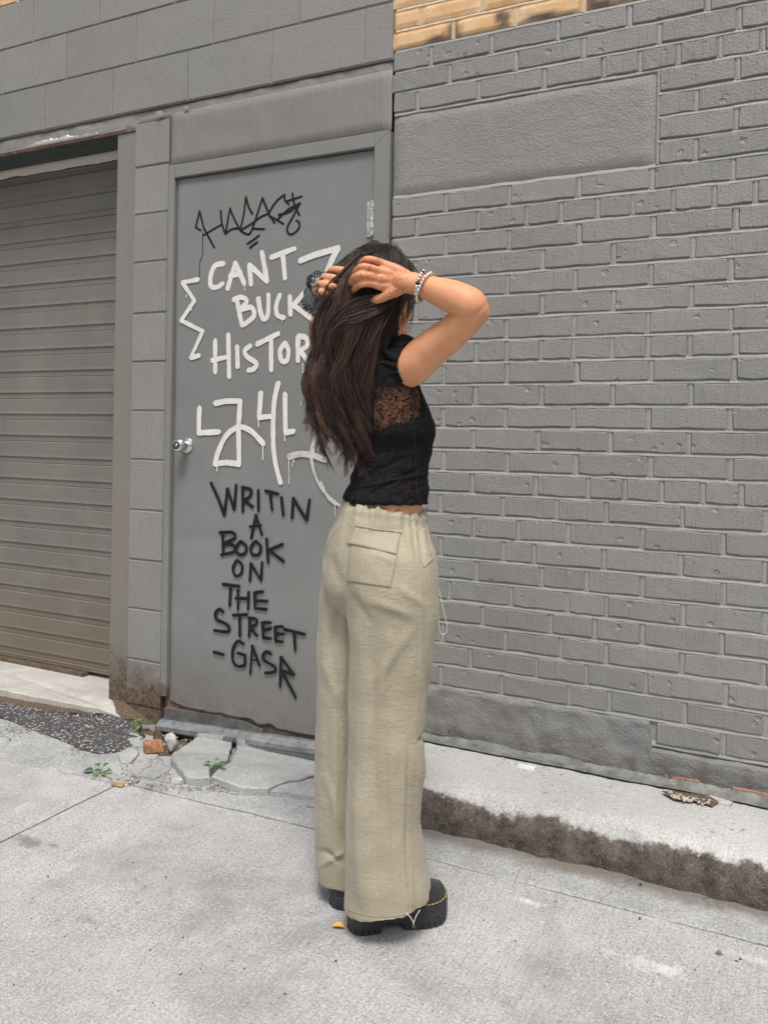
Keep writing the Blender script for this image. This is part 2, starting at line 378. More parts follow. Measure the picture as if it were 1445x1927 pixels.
m_hinge = simple('chipped_hinge_steel', (0.42, 0.43, 0.42), 0.5, 0.5, 90, 0.6, 0.0015, Metallic=0.3)
m_white = simple('chipped_white_paint', (0.62, 0.61, 0.57), 0.6, 0.12, 80, 0.7, 0.003)
m_rock = simple('grey_stone', (0.42, 0.41, 0.39), 0.9, 0.25, 70, 0.9, 0.003)
m_red = simple('red_brick_clay', (0.33, 0.15, 0.08), 0.85, 0.3, 60, 0.7, 0.002)
m_pinkbrick = simple('bare_red_brick', (0.34, 0.19, 0.15), 0.9, 0.3, 120, 0.9, 0.003)
m_wood = simple('tan_wood_chip', (0.42, 0.28, 0.14), 0.8, 0.3, 60, 0.4, 0.002)
m_flash = simple('grey_green_flashing', (0.135, 0.142, 0.125), 0.6, 0.45, 30, 0.6, 0.004)
m_leafg = simple('weed_green', (0.09, 0.20, 0.035), 0.6, 0.35, 50, 0.3, 0.001)
m_leaf2 = simple('deep_weed_green', (0.05, 0.13, 0.05), 0.6, 0.3, 50, 0.3, 0.001)
m_leafy = simple('yellow_leaf', (0.66, 0.33, 0.03), 0.6, 0.25, 60, 0.3, 0.001)
m_cap = simple('red_plastic', (0.6, 0.04, 0.03), 0.4, 0.1)
def paintmark(name, col, d, thin):
    t = NT(name); n = t.noise(40, 5, 0.75)
    c = t.mix(t.rng(n, 0.3, 0.7), tuple(x*(1-d*2.2) for x in col), col)
    c = t.mix(t.rng(t.noise(110, 5, 0.85), 0.57, 0.68, 0, thin), c, (0.205, 0.208, 0.203))
    nr = t.bump(t.noise(330, 2), 0.3, 0.001)
    return t.fin(c, 0.62, nr, Specular_IOR_Level=0.3)
m_pw = paintmark('white_brush_paint', (0.74, 0.72, 0.68), 0.09, 0.5)
m_pw2 = paintmark('thin_white_paint', (0.62, 0.60, 0.57), 0.2, 0.9)
m_pb = paintmark('black_brush_paint', (0.009, 0.009, 0.010), 0.3, 0.08)

# ================================================================== GROUND
gr = mesh('ground', [(-40,-40,-0.13),(40,-40,-0.13),(40,30,-0.13),(-40,30,-0.13)], [(0,1,2,3)], m_soil); tag(gr, kind='structure')
street = empty('street', (-1, -1.5, 0), kind='structure')
def slab(x0, y0, x1, y1, z1, mat, parent, name='concrete_slab', step=0.05, amp=0.002, wob=0.0, z0=-0.06, skew=None):
    nx = max(2, int((x1-x0)/step)); ny = max(2, int((y1-y0)/step)); vs = []; fs = []
    for j in range(ny+1):
        for i in range(nx+1):
            x = x0 + (x1-x0)*i/nx; y = y0 + (y1-y0)*j/ny
            z = z1 + gh(x, y) + fbm((x, y, 3), 2.2)*amp + fbm((x, y, 9), 14)*amp*0.4
            if i in (0, nx) or j in (0, ny):
                z -= 0.0025 + 0.003*abs(noise.noise(Vector((x*23, y*23, 1))))
                x += wob*noise.noise(Vector((x*31, y*31, 5))); y += wob*noise.noise(Vector((x*29, y*29, 8)))
            if skew: x, y = skew(x, y)
            vs.append((x, y, z))
    fs = [(j*(nx+1)+i, j*(nx+1)+i+1, (j+1)*(nx+1)+i+1, (j+1)*(nx+1)+i) for j in range(ny) for i in range(nx)]
    ring = [i for i in range(nx+1)] + [j*(nx+1)+nx for j in range(1, ny+1)] + [ny*(nx+1)+i for i in range(nx-1, -1, -1)] + [j*(nx+1) for j in range(ny-1, 0, -1)]
    b = len(vs); vs += [(vs[r][0], vs[r][1], z0) for r in ring]
    n = len(ring); fs += [(ring[(k+1) % n], ring[k], b+k, b+(k+1) % n) for k in range(n)]
    return mesh(name, vs, fs, mat, parent, smooth=False)
JY = lambda x: -0.548 - 0.035*(-x-1.2)*(1 if x < -1.2 else 0.1)       # the long joint runs nearly along the wall
def sk(xa, xb):
    return None
G = 0.004
# joints: long one at y about -0.57, cross joints at x = -2.0 and x = 1.6
def street_slab(x0, x1, y0, y1, back=False):
    def skew(x, y):
        if not back and abs(y - y1) < 1e-6 or (not back and y > y1 - 0.03): y = y + (JY(x) - (-0.57))
        return x, y
    slab(x0+G, y0+G, x1-G, y1-G, 0.0, m_slab, street, step=0.06, wob=0.003, skew=skew)
for (x0, x1) in ((-5.0, -2.0), (-2.0, 1.6), (1.6, 5.2)):
    for (y0, y1) in ((-3.6, -0.57), (-7.2, -3.6)):
        street_slab(x0, x1, y0, y1)
# strip between the long joint and the walls
slab(-1.28, -0.566, 1.6, -0.33, -0.004, m_gutter, street, 'gutter_slab', 0.03, 0.004, 0.002, skew=lambda x, y: (x, y + (JY(x)+0.572 if y < -0.54 else 0)))
slab(1.606, -0.566, 5.2, -0.33, -0.004, m_gutter, street, 'gutter_slab', 0.06, 0.004, 0.002)
def _apron(x0, x1):
    slab(x0, -0.566, x1, -0.30, -0.002, m_gutter, street, 'apron_slab', 0.03, 0.004, 0.004, skew=lambda x, y: (x, y + (JY(x)+0.572 if y < -0.54 else 0)))
_apron(-5.0, -1.284)
# irregular plates ---------------------------------------------------
def plate(pts, z0, z1, mat, name, parent=None, jag=0.006, tilt=None, sub=3):
    P = []
    n = len(pts)
    for i in range(n):
        a = Vector(pts[i][:2]); b = Vector(pts[(i+1) % n][:2])
        k = max(1, int((b-a).length/0.03*1.0))
        for q in range(k):
            p = a.lerp(b, q/k)
            if q: p += Vector((noise.noise(Vector((p.x*40, p.y*40, 2))), noise.noise(Vector((p.x*40, p.y*40, 7)))))*jag
            P.append(p)
    cx = sum(p.x for p in P)/len(P); cy = sum(p.y for p in P)/len(P)
    def zt(p): return z1 + gh(p[0], p[1]) + (tilt(p) if tilt else 0) + 0.003*noise.noise(Vector((p[0]*12, p[1]*12, 4)))
    vs = []; m = len(P)
    for p in P: vs.append((p.x, p.y, z0))
    for p in P: vs.append((p.x, p.y, zt(p)-0.004))
    for p in P:
        q = (cx + (p.x-cx)*0.975, cy + (p.y-cy)*0.975); vs.append((*q, zt(q)))
    for p in P:
        q = (cx + (p.x-cx)*0.5, cy + (p.y-cy)*0.5); vs.append((*q, zt(q)))
    vs.append((cx, cy, zt((cx, cy)))); fs = []
    for r in range(3):
        for k in range(m): fs.append((r*m+k, r*m+(k+1) % m, (r+1)*m+(k+1) % m, (r+1)*m+k))
    for k in range(m): fs.append((3*m+k, 3*m+(k+1) % m, 4*m))
    return mesh(name, vs, fs, mat, parent)
def gp(pix, Z=0.0): return [tuple(gt(x, y, Z))[:2] for x, y in pix]
# apron in front of the garage and door: a level bed, then broken pieces on it
bed = slab(-5.0, -0.306, -1.26, 0.03, -0.014, m_soil, street, 'dirt_bed', 0.04, 0.006, z0=-0.12)
plate(gp([(455,1402),(600,1424),(720,1440),(730,1500),(560,1492),(440,1482),(330,1480),(262,1470),(200,1455),(215,1440),(300,1440),(325,1420),(350,1405),(395,1400)], 0.0), -0.05, 0.002, m_gutter, 'apron_slab', street)
plate(gp([(-260,1360),(0,1353),(90,1366),(135,1362),(160,1385),(135,1415),(215,1437),(262,1452),(240,1480),(100,1448),(-260,1395)]), -0.03, 0.004, m_gutter, 'apron_slab', street)
br = [[(322,1422),(350,1402),(372,1386),(438,1396),(430,1428),(385,1455),(395,1461),(352,1462)],
      [(436,1430),(446,1399),(520,1413),(600,1428),(602,1450),(560,1462),(505,1478),(452,1477),(398,1456)],
      [(508,1479),(560,1464),(594,1455),(640,1470),(700,1480),(700,1500),(560,1486)]]
for k, q in enumerate(br):
    o = plate(gp(q, 0.03), -0.02, 0.03 - 0.006*k, m_broken, 'broken_slab', street, jag=0.008)
sm = [[(222,1422),(250,1408),(262,1420),(248,1436),(228,1438)], [(262,1408),(300,1412),(296,1440),(262,1438)], [(252,1440),(300,1442),(322,1452),(290,1470),(250,1460)],
      [(300,1425),(322,1425),(350,1463),(325,1462)], [(232,1386),(262,1380),(292,1384),(286,1408),(250,1406)], [(325,1462),(352,1464),(345,1478),(322,1476)], [(210,1440),(245,1445),(240,1462),(205,1452)]]
for q in sm: plate(gp(q), -0.02, U(0.003, 0.014), m_broken, 'broken_slab', street, jag=0.006)
ap = plate(gp([(-300,1300),(0,1322),(80,1338),(150,1345),(215,1350),(262,1372),(268,1395),(240,1412),(190,1418),(145,1408),(160,1384),(138,1360),(90,1362),(0,1352),(-300,1345)]), -0.02, 0.008, m_asph, 'asphalt_patch', street, jag=0.02)
gs_ = [tuple(gz(x, y, 0.05))[:2] for x, y in [(-400,1205),(0,1252),(203,1290),(236,1328),(205,1334),(0,1296),(-400,1230)]]
plate([(-5.6, 0.5), (-2.60, 0.5), (-2.60, 0.01), gz(228,1335,0.012)[:2], gz(170,1330,0.012)[:2], gz(80,1312,0.012)[:2], gz(0,1297,0.012)[:2], (-5.6, -0.14)], -0.05, 0.012, m_sill, 'garage_sill', street, jag=0.012)

# raised sidewalk with worn nose and brown face ----------------------
def sidewalk():
    X0, X1 = -1.26, 4.5; nx = 560
    prof = [(-0.392,-0.03,1.0),(-0.394,0.02,1.0),(-0.395,0.05,1.0),(-0.393,0.075,0.95),(-0.389,0.092,0.8),(-0.380,0.105,0.5),(-0.366,0.113,0.2),(-0.345,0.117,0.0),(-0.31,0.119,0),(-0.26,0.120,0),(-0.2,0.119,0),(-0.14,0.117,0),(-0.08,0.113,0),(-0.03,0.108,0),(0.06,0.104,0)]
    vs = []; so = []
    for i in range(nx+1):
        x = X0 + (X1-X0)*i/nx
        w = abs(fbm((x, 1, 0), 5.5, 4)); w2 = fbm((x, 5, 0), 2.0, 2)
        for j, (y, z, s) in enumerate(prof):
            c = math.exp(-((y+0.385)/0.03)**2)           # chipped nose
            yy = y + c*w*0.035 + fbm((x, y, z), 16)*0.005*(1 if j < 9 else 0.2)
            zz = z - c*w*0.030 + fbm((x, y, z+4), 20, 4)*(0.004 if j > 3 else 0.001)
            if j < 3: yy += 0.012*w2
            vs.append((x, yy, zz)); so.append(s)
    n = len(prof)
    fs = [(i*n+j, (i+1)*n+j, (i+1)*n+j+1, i*n+j+1) for i in range(nx) for j in range(n-1)]
    vs2 = len(vs)
    fs += [tuple(range(n))]
    o = mesh('sidewalk', vs, fs, m_curb, None, smooth=True); tag(o, kind='structure')
    a = o.data.attributes.new('soil', 'FLOAT', 'POINT'); a.data.foreach_set('value', so)
    return o
sidewalk()

# ================================================================== BRICK WALL
XW0 = -1.337; Z16 = 1.247; DZ = 0.0732
def lz(i): return Z16 + (16-i)*DZ*1.0
bw = empty('brick_wall', (0.0, 0.0, 0.1), 'grey painted brick wall with bare tan bricks at the top and a rectangular smooth patch', 'brick wall')
mb = MB(); mb.box((XW0+0.004, 0.0085, 0.0), (4.5, 0.24, 4.0)); mort = mb.build('mortar', m_mortar, bw)
BJ = MB(); HJ = MB(); TJ = MB(); THJ = MB()
def brick_mesh(k):
    rs = random.Random(k); nx = 4
    ring = []
    for i in range(nx): ring.append((-0.5 + i/nx, -0.5))
    ring.append((0.5, -0.5)); 
    for i in range(1, nx): ring.append((0.5 - i/nx*1.0, 0.5)) if i > 0 else None
    ring.insert(nx+1, (0.5, 0.5)); ring.append((-0.5, 0.5))
    R = []
    for (x, z) in ring: R.append((x + rs.uniform(-0.009, 0.009), z + rs.uniform(-0.045, 0.045)))
    vs = [(x, 0.012, z) for x, z in R] + [(x*0.999, 0.0032, z*0.99) for x, z in R] + [(x*0.972, rs.uniform(-0.0008, 0.0008), z*0.90) for x, z in R]
    n = len(R); fs = []
    for r in range(2): fs += [(r*n+i, r*n+(i+1) % n, (r+1)*n+(i+1) % n, (r+1)*n+i) for i in range(n)]
    fs.append(tuple(range(2*n, 3*n)))
    me = bpy.data.meshes.new('brick'); me.from_pydata(vs, [], fs); me.update()
    return me
BM = [brick_mesh(k) for k in range(14)]
BMT = []
for b in BM: b.materials.append(m_brick)
TBM = []
for b in BM[:6]:
    c = b.copy(); c.materials.clear(); c.materials.append(m_tan); TBM.append(c)
RB = []
for b in BM[:8]:
    c = b.copy(); c.materials.clear(); c.materials.append(m_pinkbrick); RB.append(c)
def add_brick(x0, x1, z0, z1, parent, meshes=BM, y=0.0):
    o = bpy.data.objects.new('brick', random.choice(meshes)); COL.objects.link(o); o.parent = parent
    o.location = Vector(((x0+x1)/2, y + U(-0.0012, 0.0012), (z0+z1)/2)) - parent.location
    o.scale = (x1-x0, 1, z1-z0); o.rotation_euler = (0, U(-0.004, 0.004), 0)
    return o
J = {-4:[735,850,965,1087], -3:[791,907,1028,1152], -2:[735,852,968,1097,1232,1375], -1:[810,924,1048,1183,1331,1480], 0:[735,845,969,1098,1239,1390],
 1:[785,899,1023,1136,1203,1276,1354,1434], 2:[1236,1387], 3:[1236,1309,1460], 4:[1236,1384], 5:[1236,1308,1458],
 6:[838,957,1087,1226,1378], 7:[784,899,990,1054,1124,1190,1266,1343,1421], 8:[838,957,1088,1228,1383], 9:[780,894,1019,1154,1302,1452],
 10:[835,954,1081,1223,1374], 11:[780,899,1019,1153,1300,1450], 12:[834,952,1079,1218,1373], 13:[835,895,953,1017,1078,1150,1218,1297,1383],
 14:[834,953,1084,1225,1380], 15:[780,893,1018,1152,1298,1452], 16:[833,950,1078,1218,1372], 17:[779,889,1012,1146,1295,1451],
 18:[834,953,1082,1222,1374], 19:[776,887,1007,1106,1175,1243,1322,1394,1470], 20:[828,945,1046,1140,1283,1438], 21:[780,891,975,1067,1208,1359],
 22:[828,946,1004,1135,1279,1437], 23:[784,895,1018,1102,1208,1361], 24:[844,960,1067,1140,1283,1439], 25:[795,907,1035,1118,1208,1356],
 26:[832,949,1055,1139,1282,1435], 27:[780,884,1008,1102,1214,1363], 28:[828,943,1069,1145,1286,1439], 29:[1230,1359,1500]}
JT = 0.0076
for i in range(-7, 31):
    zt, zb = lz(i) - JT*0.75, lz(i+1) + JT*0.75
    js = J.get(i)
    ym = PY - 0
    if js:
        xs = []
        for px in js:
            zz = (zt+zb)/2                       # the wall point on that pixel column at the height of the course
            lo, hi = -3.0, 3.0
            for _ in range(40):
                mid = (lo+hi)/2
                if proj((mid, 0, zz))[0] < px: lo = mid
                else: hi = mid
            xs.append(lo)
    else: xs = [-1.337 + (0.108 if i % 2 else 0.0) + 0.216*k for k in range(6)] if i < 0 else []
    if not xs: continue
    if xs[0] > XW0 + 0.03 and i not in (2,3,4,5,29):
        while xs[0] > XW0 + 0.22: xs.insert(0, xs[0] - U(0.205, 0.22))
        xs.insert(0, XW0 - JT)
    while xs[-1] < 2.3: xs.append(xs[-1] + 0.2135 + U(-0.006, 0.006))
    # tooled joints: the bed joint slopes out to its lower edge, the upright joints are raised rolls
    if i > -7 and i < 31:
        zj = lz(i+1) if i < 30 else lz(31); xa = XW0+0.004; xb_ = 2.2
        if i in (2,3,4): xa = -0.438
        if i >= 29: xa = -0.428
        n_ = int((xb_-xa)/0.022); vs_ = []
        for q in range(n_+1):
            x = xa+(xb_-xa)*q/n_; w1 = 0.0022*noise.noise(Vector((x*14, i*3.7, 0))); w2 = 0.0012*noise.noise(Vector((x*40, i*3.7, 5)))
            for (y, dz_) in ((0.0078, 0.0092), (0.0052, 0.004), (0.0022, -0.003), (0.0010, -0.0056), (0.004, -0.0085)): vs_.append((x, y+w2, zj+dz_+w1))
        (TJ if i <= -3 else BJ).add(vs_, [(q*5+k, (q+1)*5+k, (q+1)*5+k+1, q*5+k+1) for q in range(n_) for k in range(4)])
    for x in xs[1:]:
        if x > 2.0 or (i in (2,3,4,5) and x < -0.43): continue
        r_ = U(0.0062, 0.0082); z0_, z1_ = zb-0.002, zt+0.001; jj = U(-.0015, .0015)
        vs_ = []
        for q in range(4):
            z = z0_+(z1_-z0_)*q/3; o_ = jj + U(-.0007, .0007)
            for (dx, y) in ((-r_*1.35, 0.0056), (-r_*0.6, 0.0040), (0.0, 0.0026), (r_*0.6, 0.0042), (r_*1.35, 0.0056)): vs_.append((x+dx+o_, y, z))
        (THJ if i <= -2 else HJ).add(vs_, [(q*5+k, q*5+k+1, (q+1)*5+k+1, (q+1)*5+k) for q in range(3) for k in range(4)])
    for a, b in zip(xs[:-1], xs[1:]):
        if a > 2.0: continue
        g = U(0.8, 1.25)
        o = add_brick(a+JT*g, b-JT*g, zb+U(-0.001, 0.001), zt+U(-0.001, 0.001), bw)
        if i <= -2 and b < 3 : o['t'] = 1; 
vs_ = []
for q in range(24):
    z = lz(6)+0.004+(lz(2)-lz(6)-0.008)*q/23; o_ = 0.0015*noise.noise(Vector((z*30, 0, 0)))
    for dx, y in ((-.008, .008), (-.004, .003), (0, .0012), (.004, .003), (.009, .008)): vs_.append((-0.4395+dx+o_, y, z))
HJ.add(vs_, [(q*5+k, q*5+k+1, (q+1)*5+k+1, (q+1)*5+k) for q in range(23) for k in range(4)])
BJ.build('bed_joints', m_mortar, bw, True); o = HJ.build('head_joints', m_mortar, bw, True); o['kind'] = 'stuff'
for o in bw.children:
    if o.name.startswith('bed_joints'): o['kind'] = 'stuff'
# unpainted bricks above the sloping paint line: each gets its own mesh with a soot mask
tan_objs = [o for o in bw.children if o.get('t')]
def soot_at(x, z):
    p = proj((x, 0, z)); u, v = p[0], p[1]
    s = 0
    for (cx, cy, rx, ry) in ((828,78,30,16),(852,60,16,24),(945,32,18,20),(1125,5,40,14),(1035,30,60,10),(1200,-10,80,12)):
        s = max(s, 1 - ((u-cx)/rx)**2 - ((v-cy)/ry)**2)
    s += 0.9*max(0, 1 - (z - lz(-1))/0.012)
    return max(0, min(0.92, s*1.3))
for o in tan_objs:
    del o['t']
    sx, _, sz = o.scale; L = o.location + bw.location
    nx, nz = 12, 4; vs = []; so = []
    for j in range(nz+1):
        for i in range(nx+1):
            x = (i/nx-0.5)*sx; z = (j/nz-0.5)*sz; e = 0 if (0 < i < nx and 0 < j < nz) else 0.004
            vs.append((x, e, z)); so.append(soot_at(L.x+x, L.z+z))
    fs = [(j*(nx+1)+i, j*(nx+1)+i+1, (j+1)*(nx+1)+i+1, (j+1)*(nx+1)+i) for j in range(nz) for i in range(nx)]
    ring = [i for i in range(nx+1)] + [j*(nx+1)+nx for j in range(1, nz+1)] + [nz*(nx+1)+i for i in range(nx-1, -1, -1)] + [j*(nx+1) for j in range(nz-1, 0, -1)]
    b = len(vs); vs += [(vs[r][0], 0.012, vs[r][2]) for r in ring]; so += [so[r] for r in ring]; n = len(ring)
    fs += [(ring[(k+1) % n], ring[k], b+k, b+(k+1) % n) for k in range(n)]
    me = bpy.data.meshes.new('brick'); me.from_pydata(vs, [], fs); me.materials.append(m_tan); me.update()
    a = me.attributes.new('soot', 'FLOAT', 'POINT'); a.data.foreach_set('value', so)
    o.data = me; o.scale = (1, 1, 1); o['label'] = 'bare tan brick'
mb = MB(); mb.box((XW0+0.004, 0.0052, lz(-1)-0.004), (3.5, 0.0075, 4.0))
t = NT('tan_mortar'); n = t.noise(60, 4)
m_tm = t.fin(t.mix(t.rng(n, 0.3, 0.7), (0.46, 0.35, 0.22), (0.60, 0.48, 0.33)), 0.9, t.bump(n, 0.6, 0.002)); mb.build('bare_mortar', m_tm, bw)
for q_, n_ in ((TJ, 'bare_bed_joints'), (THJ, 'bare_head_joints')):
    o = q_.build(n_, m_tm, bw, True); o['kind'] = 'stuff'
# smooth cement patch
def sheet(x0, x1, z0, z1, y, mat, name, parent, step=0.02, amp=0.002, lip=0.005, zf0=None, zf1=None):
    nx = int((x1-x0)/step)+1; nz = int((z1-z0)/step)+1; vs = []
    for j in range(nz+1):
        for i in range(nx+1):
            x = x0+(x1-x0)*i/nx; a = zf0(x) if zf0 else z0; b = zf1(x) if zf1 else z1
            z = a+(b-a)*j/nz; e = lip if i in (0, nx) or j in (0, nz) else 0
            vs.append((x, y + e + amp*fbm((x, 0, z), 9, 4), z))
    return mesh(name, vs, [(j*(nx+1)+i, j*(nx+1)+i+1, (j+1)*(nx+1)+i+1, (j+1)*(nx+1)+i) for j in range(nz) for i in range(nx)], mat, parent, smooth=True)
o = sheet(XW0+0.002, -0.447, lz(6)+0.006, lz(2)-0.006, -0.001, m_patch, 'cement_patch', bw, lip=0.008); tag(o, 'smooth rectangular cement patch')
# base render, its upper edge stepping with the courses
def top_edge(x):
    p = lz(29) - 0.002 + 0.006*fbm((x, 0, 0), 9)
    if x < -1.02: p = lz(29.0) + 0.012*fbm((x, 3, 0), 7)
    if x > -0.432: p = lz(30.0) - 0.012 + 0.006*fbm((x, 0, 0), 9)
    return p
o = sheet(XW0+0.003, 2.2, 0.115, 0.3, -0.007, m_parge, 'base_render', bw, step=0.010, amp=0.011, lip=0.012, zf0=lambda x: 0.117+0.008*abs(fbm((x, 7, 0), 6)), zf1=top_edge)
tag(o, 'rough lumpy render along the foot of the wall')
for px0, px1 in ((1250,1314),(1378,1446)):
    a = wy(px0, 1480); b = wy(px1, 1500)
    add_brick(a.x, b.x, 0.122, 0.142, bw, RB, y=-0.010)['label'] = 'bare red brick showing through the render'
# ================================================================== BLOCK WALL
kw = empty('block_wall', (-3.0, 0.0, 0.0), 'grey painted concrete block wall above and beside the metal door', 'block wall')
zC = wy(240, 213).z; hB = 0.2035
BLK = []
def block_mesh(k):
    me = brick_mesh(100+k); vs = [v.co.copy() for v in me.vertices]; n = len(vs)//3
    for i, v in enumerate(me.vertices):
        r = i//n; x = max(-0.5, min(0.5, round(v.co.x*4)/4)); z = -0.5 if v.co.z < 0 else 0.5
        s = (1, 0.998, 0.985)[r]; sz = (1, 0.995, 0.97)[r]
        v.co = Vector((x*s + random.uniform(-0.0015, 0.0015), (0.010, 0.0025, 0.0)[r], z*sz + random.uniform(-0.003, 0.003)))
    me.name = 'concrete_block'; me.materials.clear(); me.materials.append(m_block); me.update(); return me
BLK = [block_mesh(k) for k in range(8)]
def add_block(x0, x1, z0, z1, g=0.0022):
    o = bpy.data.objects.new('concrete_block', random.choice(BLK)); COL.objects.link(o); o.parent = kw
    o.location = Vector(((x0+x1)/2, U(-0.001, 0.001), (z0+z1)/2)) - kw.location; o.scale = (x1-x0-2*g, 1, z1-z0-2*g-0.002)
rows = [(0, [84,213,353.5,511,686], 'c'), (1, [6,125,256,401,564], 'c'), (2, [63,188], 'c')]
for r in range(0, 3):
    z0 = zC + r*hB; z1 = z0 + hB
    pxs = {0:[84,213,353.5,511,686], 1:[6,125,256,401,564], 2:[63,188]}.get(r)
    xs = []
    if pxs:
        for px in pxs:
            lo, hi = -6.0, 3.0
            for _ in range(40):
                mid = (lo+hi)/2
                if proj((mid, 0, (z0+z1)/2))[0] < px: lo = mid
                else: hi = mid
            xs.append(lo)
    else: xs = [-2.9 + 0.2*(r % 2)]
    while xs[0] > -5.2: xs.insert(0, xs[0]-0.4064)
    while xs[-1] + 0.4064 < XW0 - 0.02: xs.append(xs[-1]+0.4064)
    xs.append(XW0 - 0.006)
    for a, b in zip(xs[:-1], xs[1:]): add_block(a, b, z0, z1)
mb = MB(); mb.box((-5.6, 0.004, zC), (XW0-0.004, 0.22, zC+3*hB)); mb.build('block_mortar', m_bjoint, kw)
PXL = wy(256, 700).x - 0.0; 
pL = (wy(256,235).x + wy(237,1300).x)/2; pR = (wy(320,220).x + wy(302,1300).x)/2
seams = [wy(287, y).z for y in (311,400.5,491.5,588.5,680,773,865.5,961.5,1056,1149.5,1246.5)]
ptop = wy(287, 228).z
zz = [ptop] + seams + [0.015]
for a, b in zip(zz[:-1], zz[1:]): add_block(pL, pR, b, a, 0.002)
mb = MB(); mb.box((pL+0.004, 0.005, -0.1), (pR-0.003, 0.2, ptop)); mb.build('pillar_mortar', m_bjoint, kw)
# ragged mortar band under the blocks and the steel lintel
o = sheet(-5.6, XW0-0.01, ptop+0.002, zC, 0.010, m_bjoint, 'mortar_band', kw, step=0.009, amp=0.005, lip=0.004, zf0=lambda x: (ptop+0.004 if x > pL else ptop-0.012+0.004*fbm((x,0,0),20)), zf1=lambda x: zC-0.002)
mb = MB(); mb.box((-5.6, 0.010, ptop-0.020), (pL-0.002, 0.018, ptop-0.009)); lint = mb.build('lintel', m_rust, kw); tag(lint, 'rusty steel lintel edge')
vs = []; nn = 420
for i in range(nn+1):
    x = -5.2 + (pL-0.05+5.2)*i/nn; f_ = max(0, fbm((x, 2, 0), 3.2, 2)+0.28)*(1 if x < -2.75 else .2); h_ = 0.001 + f_*(0.035+0.03*fbm((x, 8, 0), 24, 3))
    for (y, z) in ((0.009, ptop-0.009), (0.004-f_*.01, ptop-0.006), (0.002-f_*.012, ptop-0.006+h_*.6), (0.008, ptop-0.005+h_)): vs.append((x, y, z))
mesh('peeling_paint', vs, [(i*4+j, (i+1)*4+j, (i+1)*4+j+1, i*4+j+1) for i in range(nn) for j in range(3)], m_white, kw)
for (px, py, w, h) in ((303,216,9,8),(352,204,7,5)):      # curling paint flakes
    c = wy(px, py, -0.002); sc_ = 0.0021
    P = [(-w,-h*.6),(-w*.2,-h),(w*0.8,-h*0.5),(w*1.1,h*0.2),(w*.3,h*.7),(-w*0.9,h*0.6)]; n_ = len(P); yy = [U(-.012, .002) for _ in P]
    mesh('paint_flake', [(c.x+p*sc_, c.y+yy[k], c.z-q*sc_) for k, (p, q) in enumerate(P)]+[(c.x+p*sc_, c.y+yy[k]+.0015, c.z-q*sc_) for k, (p, q) in enumerate(P)], [tuple(range(n_))[::-1], tuple(range(n_, 2*n_))]+[(k, (k+1) % n_, n_+(k+1) % n_, n_+k) for k in range(n_)], m_mortar, kw)
# bare bricks over the third block course
for r in range(3):
    for k in range(11):
        z_ = zC+3*hB+0.004+r*DZ; x_ = -5.2+k*.216+(r % 2)*.1; add_brick(x_+JT, x_+.216-JT, z_, z_+DZ-0.014, kw, TBM, y=0.004)
mb = MB(); mb.box((-5.4, 0.010, zC+3*hB), (-2.9, 0.2, 4.0)); mb.build('bare_mortar', m_tm, kw)

# ================================================================== ROLLER DOOR
YR = 0.015; YS = 0.19
gx1 = wy(213, 770, YR+0.01).x
rd = empty('garage_door', (-3.4, YR, 0.05), 'dusty grey brown ribbed garage door, closed, left of the block pillar', 'garage door')
# jamb
jx0 = (wy(222,300,YR).x + wy(203,1290,YR).x)/2
mb = MB(); mb.box((jx0, YR, -0.02), (pL-0.001, YS+0.1, ptop-0.02), bev=0.006); o = mb.build('jamb', m_jamb, rd)
mb = MB(); mb.box((-5.75, YR-0.003, -0.05), (-5.42, YS+0.1, ptop-0.02), bev=0.006); mb.build('jamb', m_jamb, rd)
zso = 2.403; sof = MB(); sof.box((-5.6, 0.012, zso), (jx0+0.02, YS+0.3, zso+0.02)); sof.build('lintel_soffit', simple('dark_green_soffit', (0.055,0.07,0.066), 0.7, 0.3, 20), rd)
zs = zso-0.018; vs = []; nn = 150
for i in range(nn+1):
    x = -5.4 + (jx0+0.02+5.4)*i/nn; w = 0.010*fbm((x, 0, 0), 7, 4)
    for (y, z) in ((YS+0.004, zs-0.020+w*0.9), (YS, zs-0.016+w*0.9), (YS-0.001, zs+w*0.2), (YS-0.006, zs+0.004), (YS-0.004, zs+0.0175)): vs.append((x, y, z))
mesh('weather_strip', vs, [(i*5+j, (i+1)*5+j, (i+1)*5+j+1, i*5+j+1) for i in range(nn) for j in range(4)], m_white, rd, smooth=True)
# ribs: pixel rows of the light lip of every slat along the jamb
lips = [341,358-10,396+48,490,532,577,620,663,706,748,791,833,877,920,963,1006,1050,1094,1137,1181,1224,1267]
lz_ = [wy(205, y, YS+0.02).z for y in (344,395,446,490,533,577,620,663,706,749,791,834,877,920,963,1007,1050,1094,1137,1181,1223,1262)]
pitch = (lz_[3]-lz_[-3])/(len(lz_)-6)
zb = 0.028
tops = [lz_[3] + pitch*k for k in range(5, 0, -1)] + lz_[3:]
for k in range(len(tops)):
    zt_ = tops[k]; zn = tops[k+1] if k+1 < len(tops) else zb
    h = zt_-zn; xa, xb = -5.5, jx0+0.12
    pr = [(0.006, zt_-0.001), (0.0, zt_-0.004), (0.002, zt_-h*0.6), (0.001, zn+h*0.28), (0.0065, zn+h*0.24), (0.0075, zn+0.001)]
    vs = []; 
    for i in range(13):
        x = xa+(xb-xa)*i/12; w = 0.002*noise.noise(Vector((x*1.5, k*7.1, 0)))
        for (y, z) in pr: vs.append((x, YS+0.02+y+w, z))
        vs.append((x, YS+0.045, zn+0.001)); vs.append((x, YS+0.045, zt_-0.001))
    n = len(pr)+2
    mesh('slat', vs, [(i*n+j, (i+1)*n+j, (i+1)*n+(j+1) % n, i*n+(j+1) % n) for i in range(12) for j in range(n)], m_shut, rd)
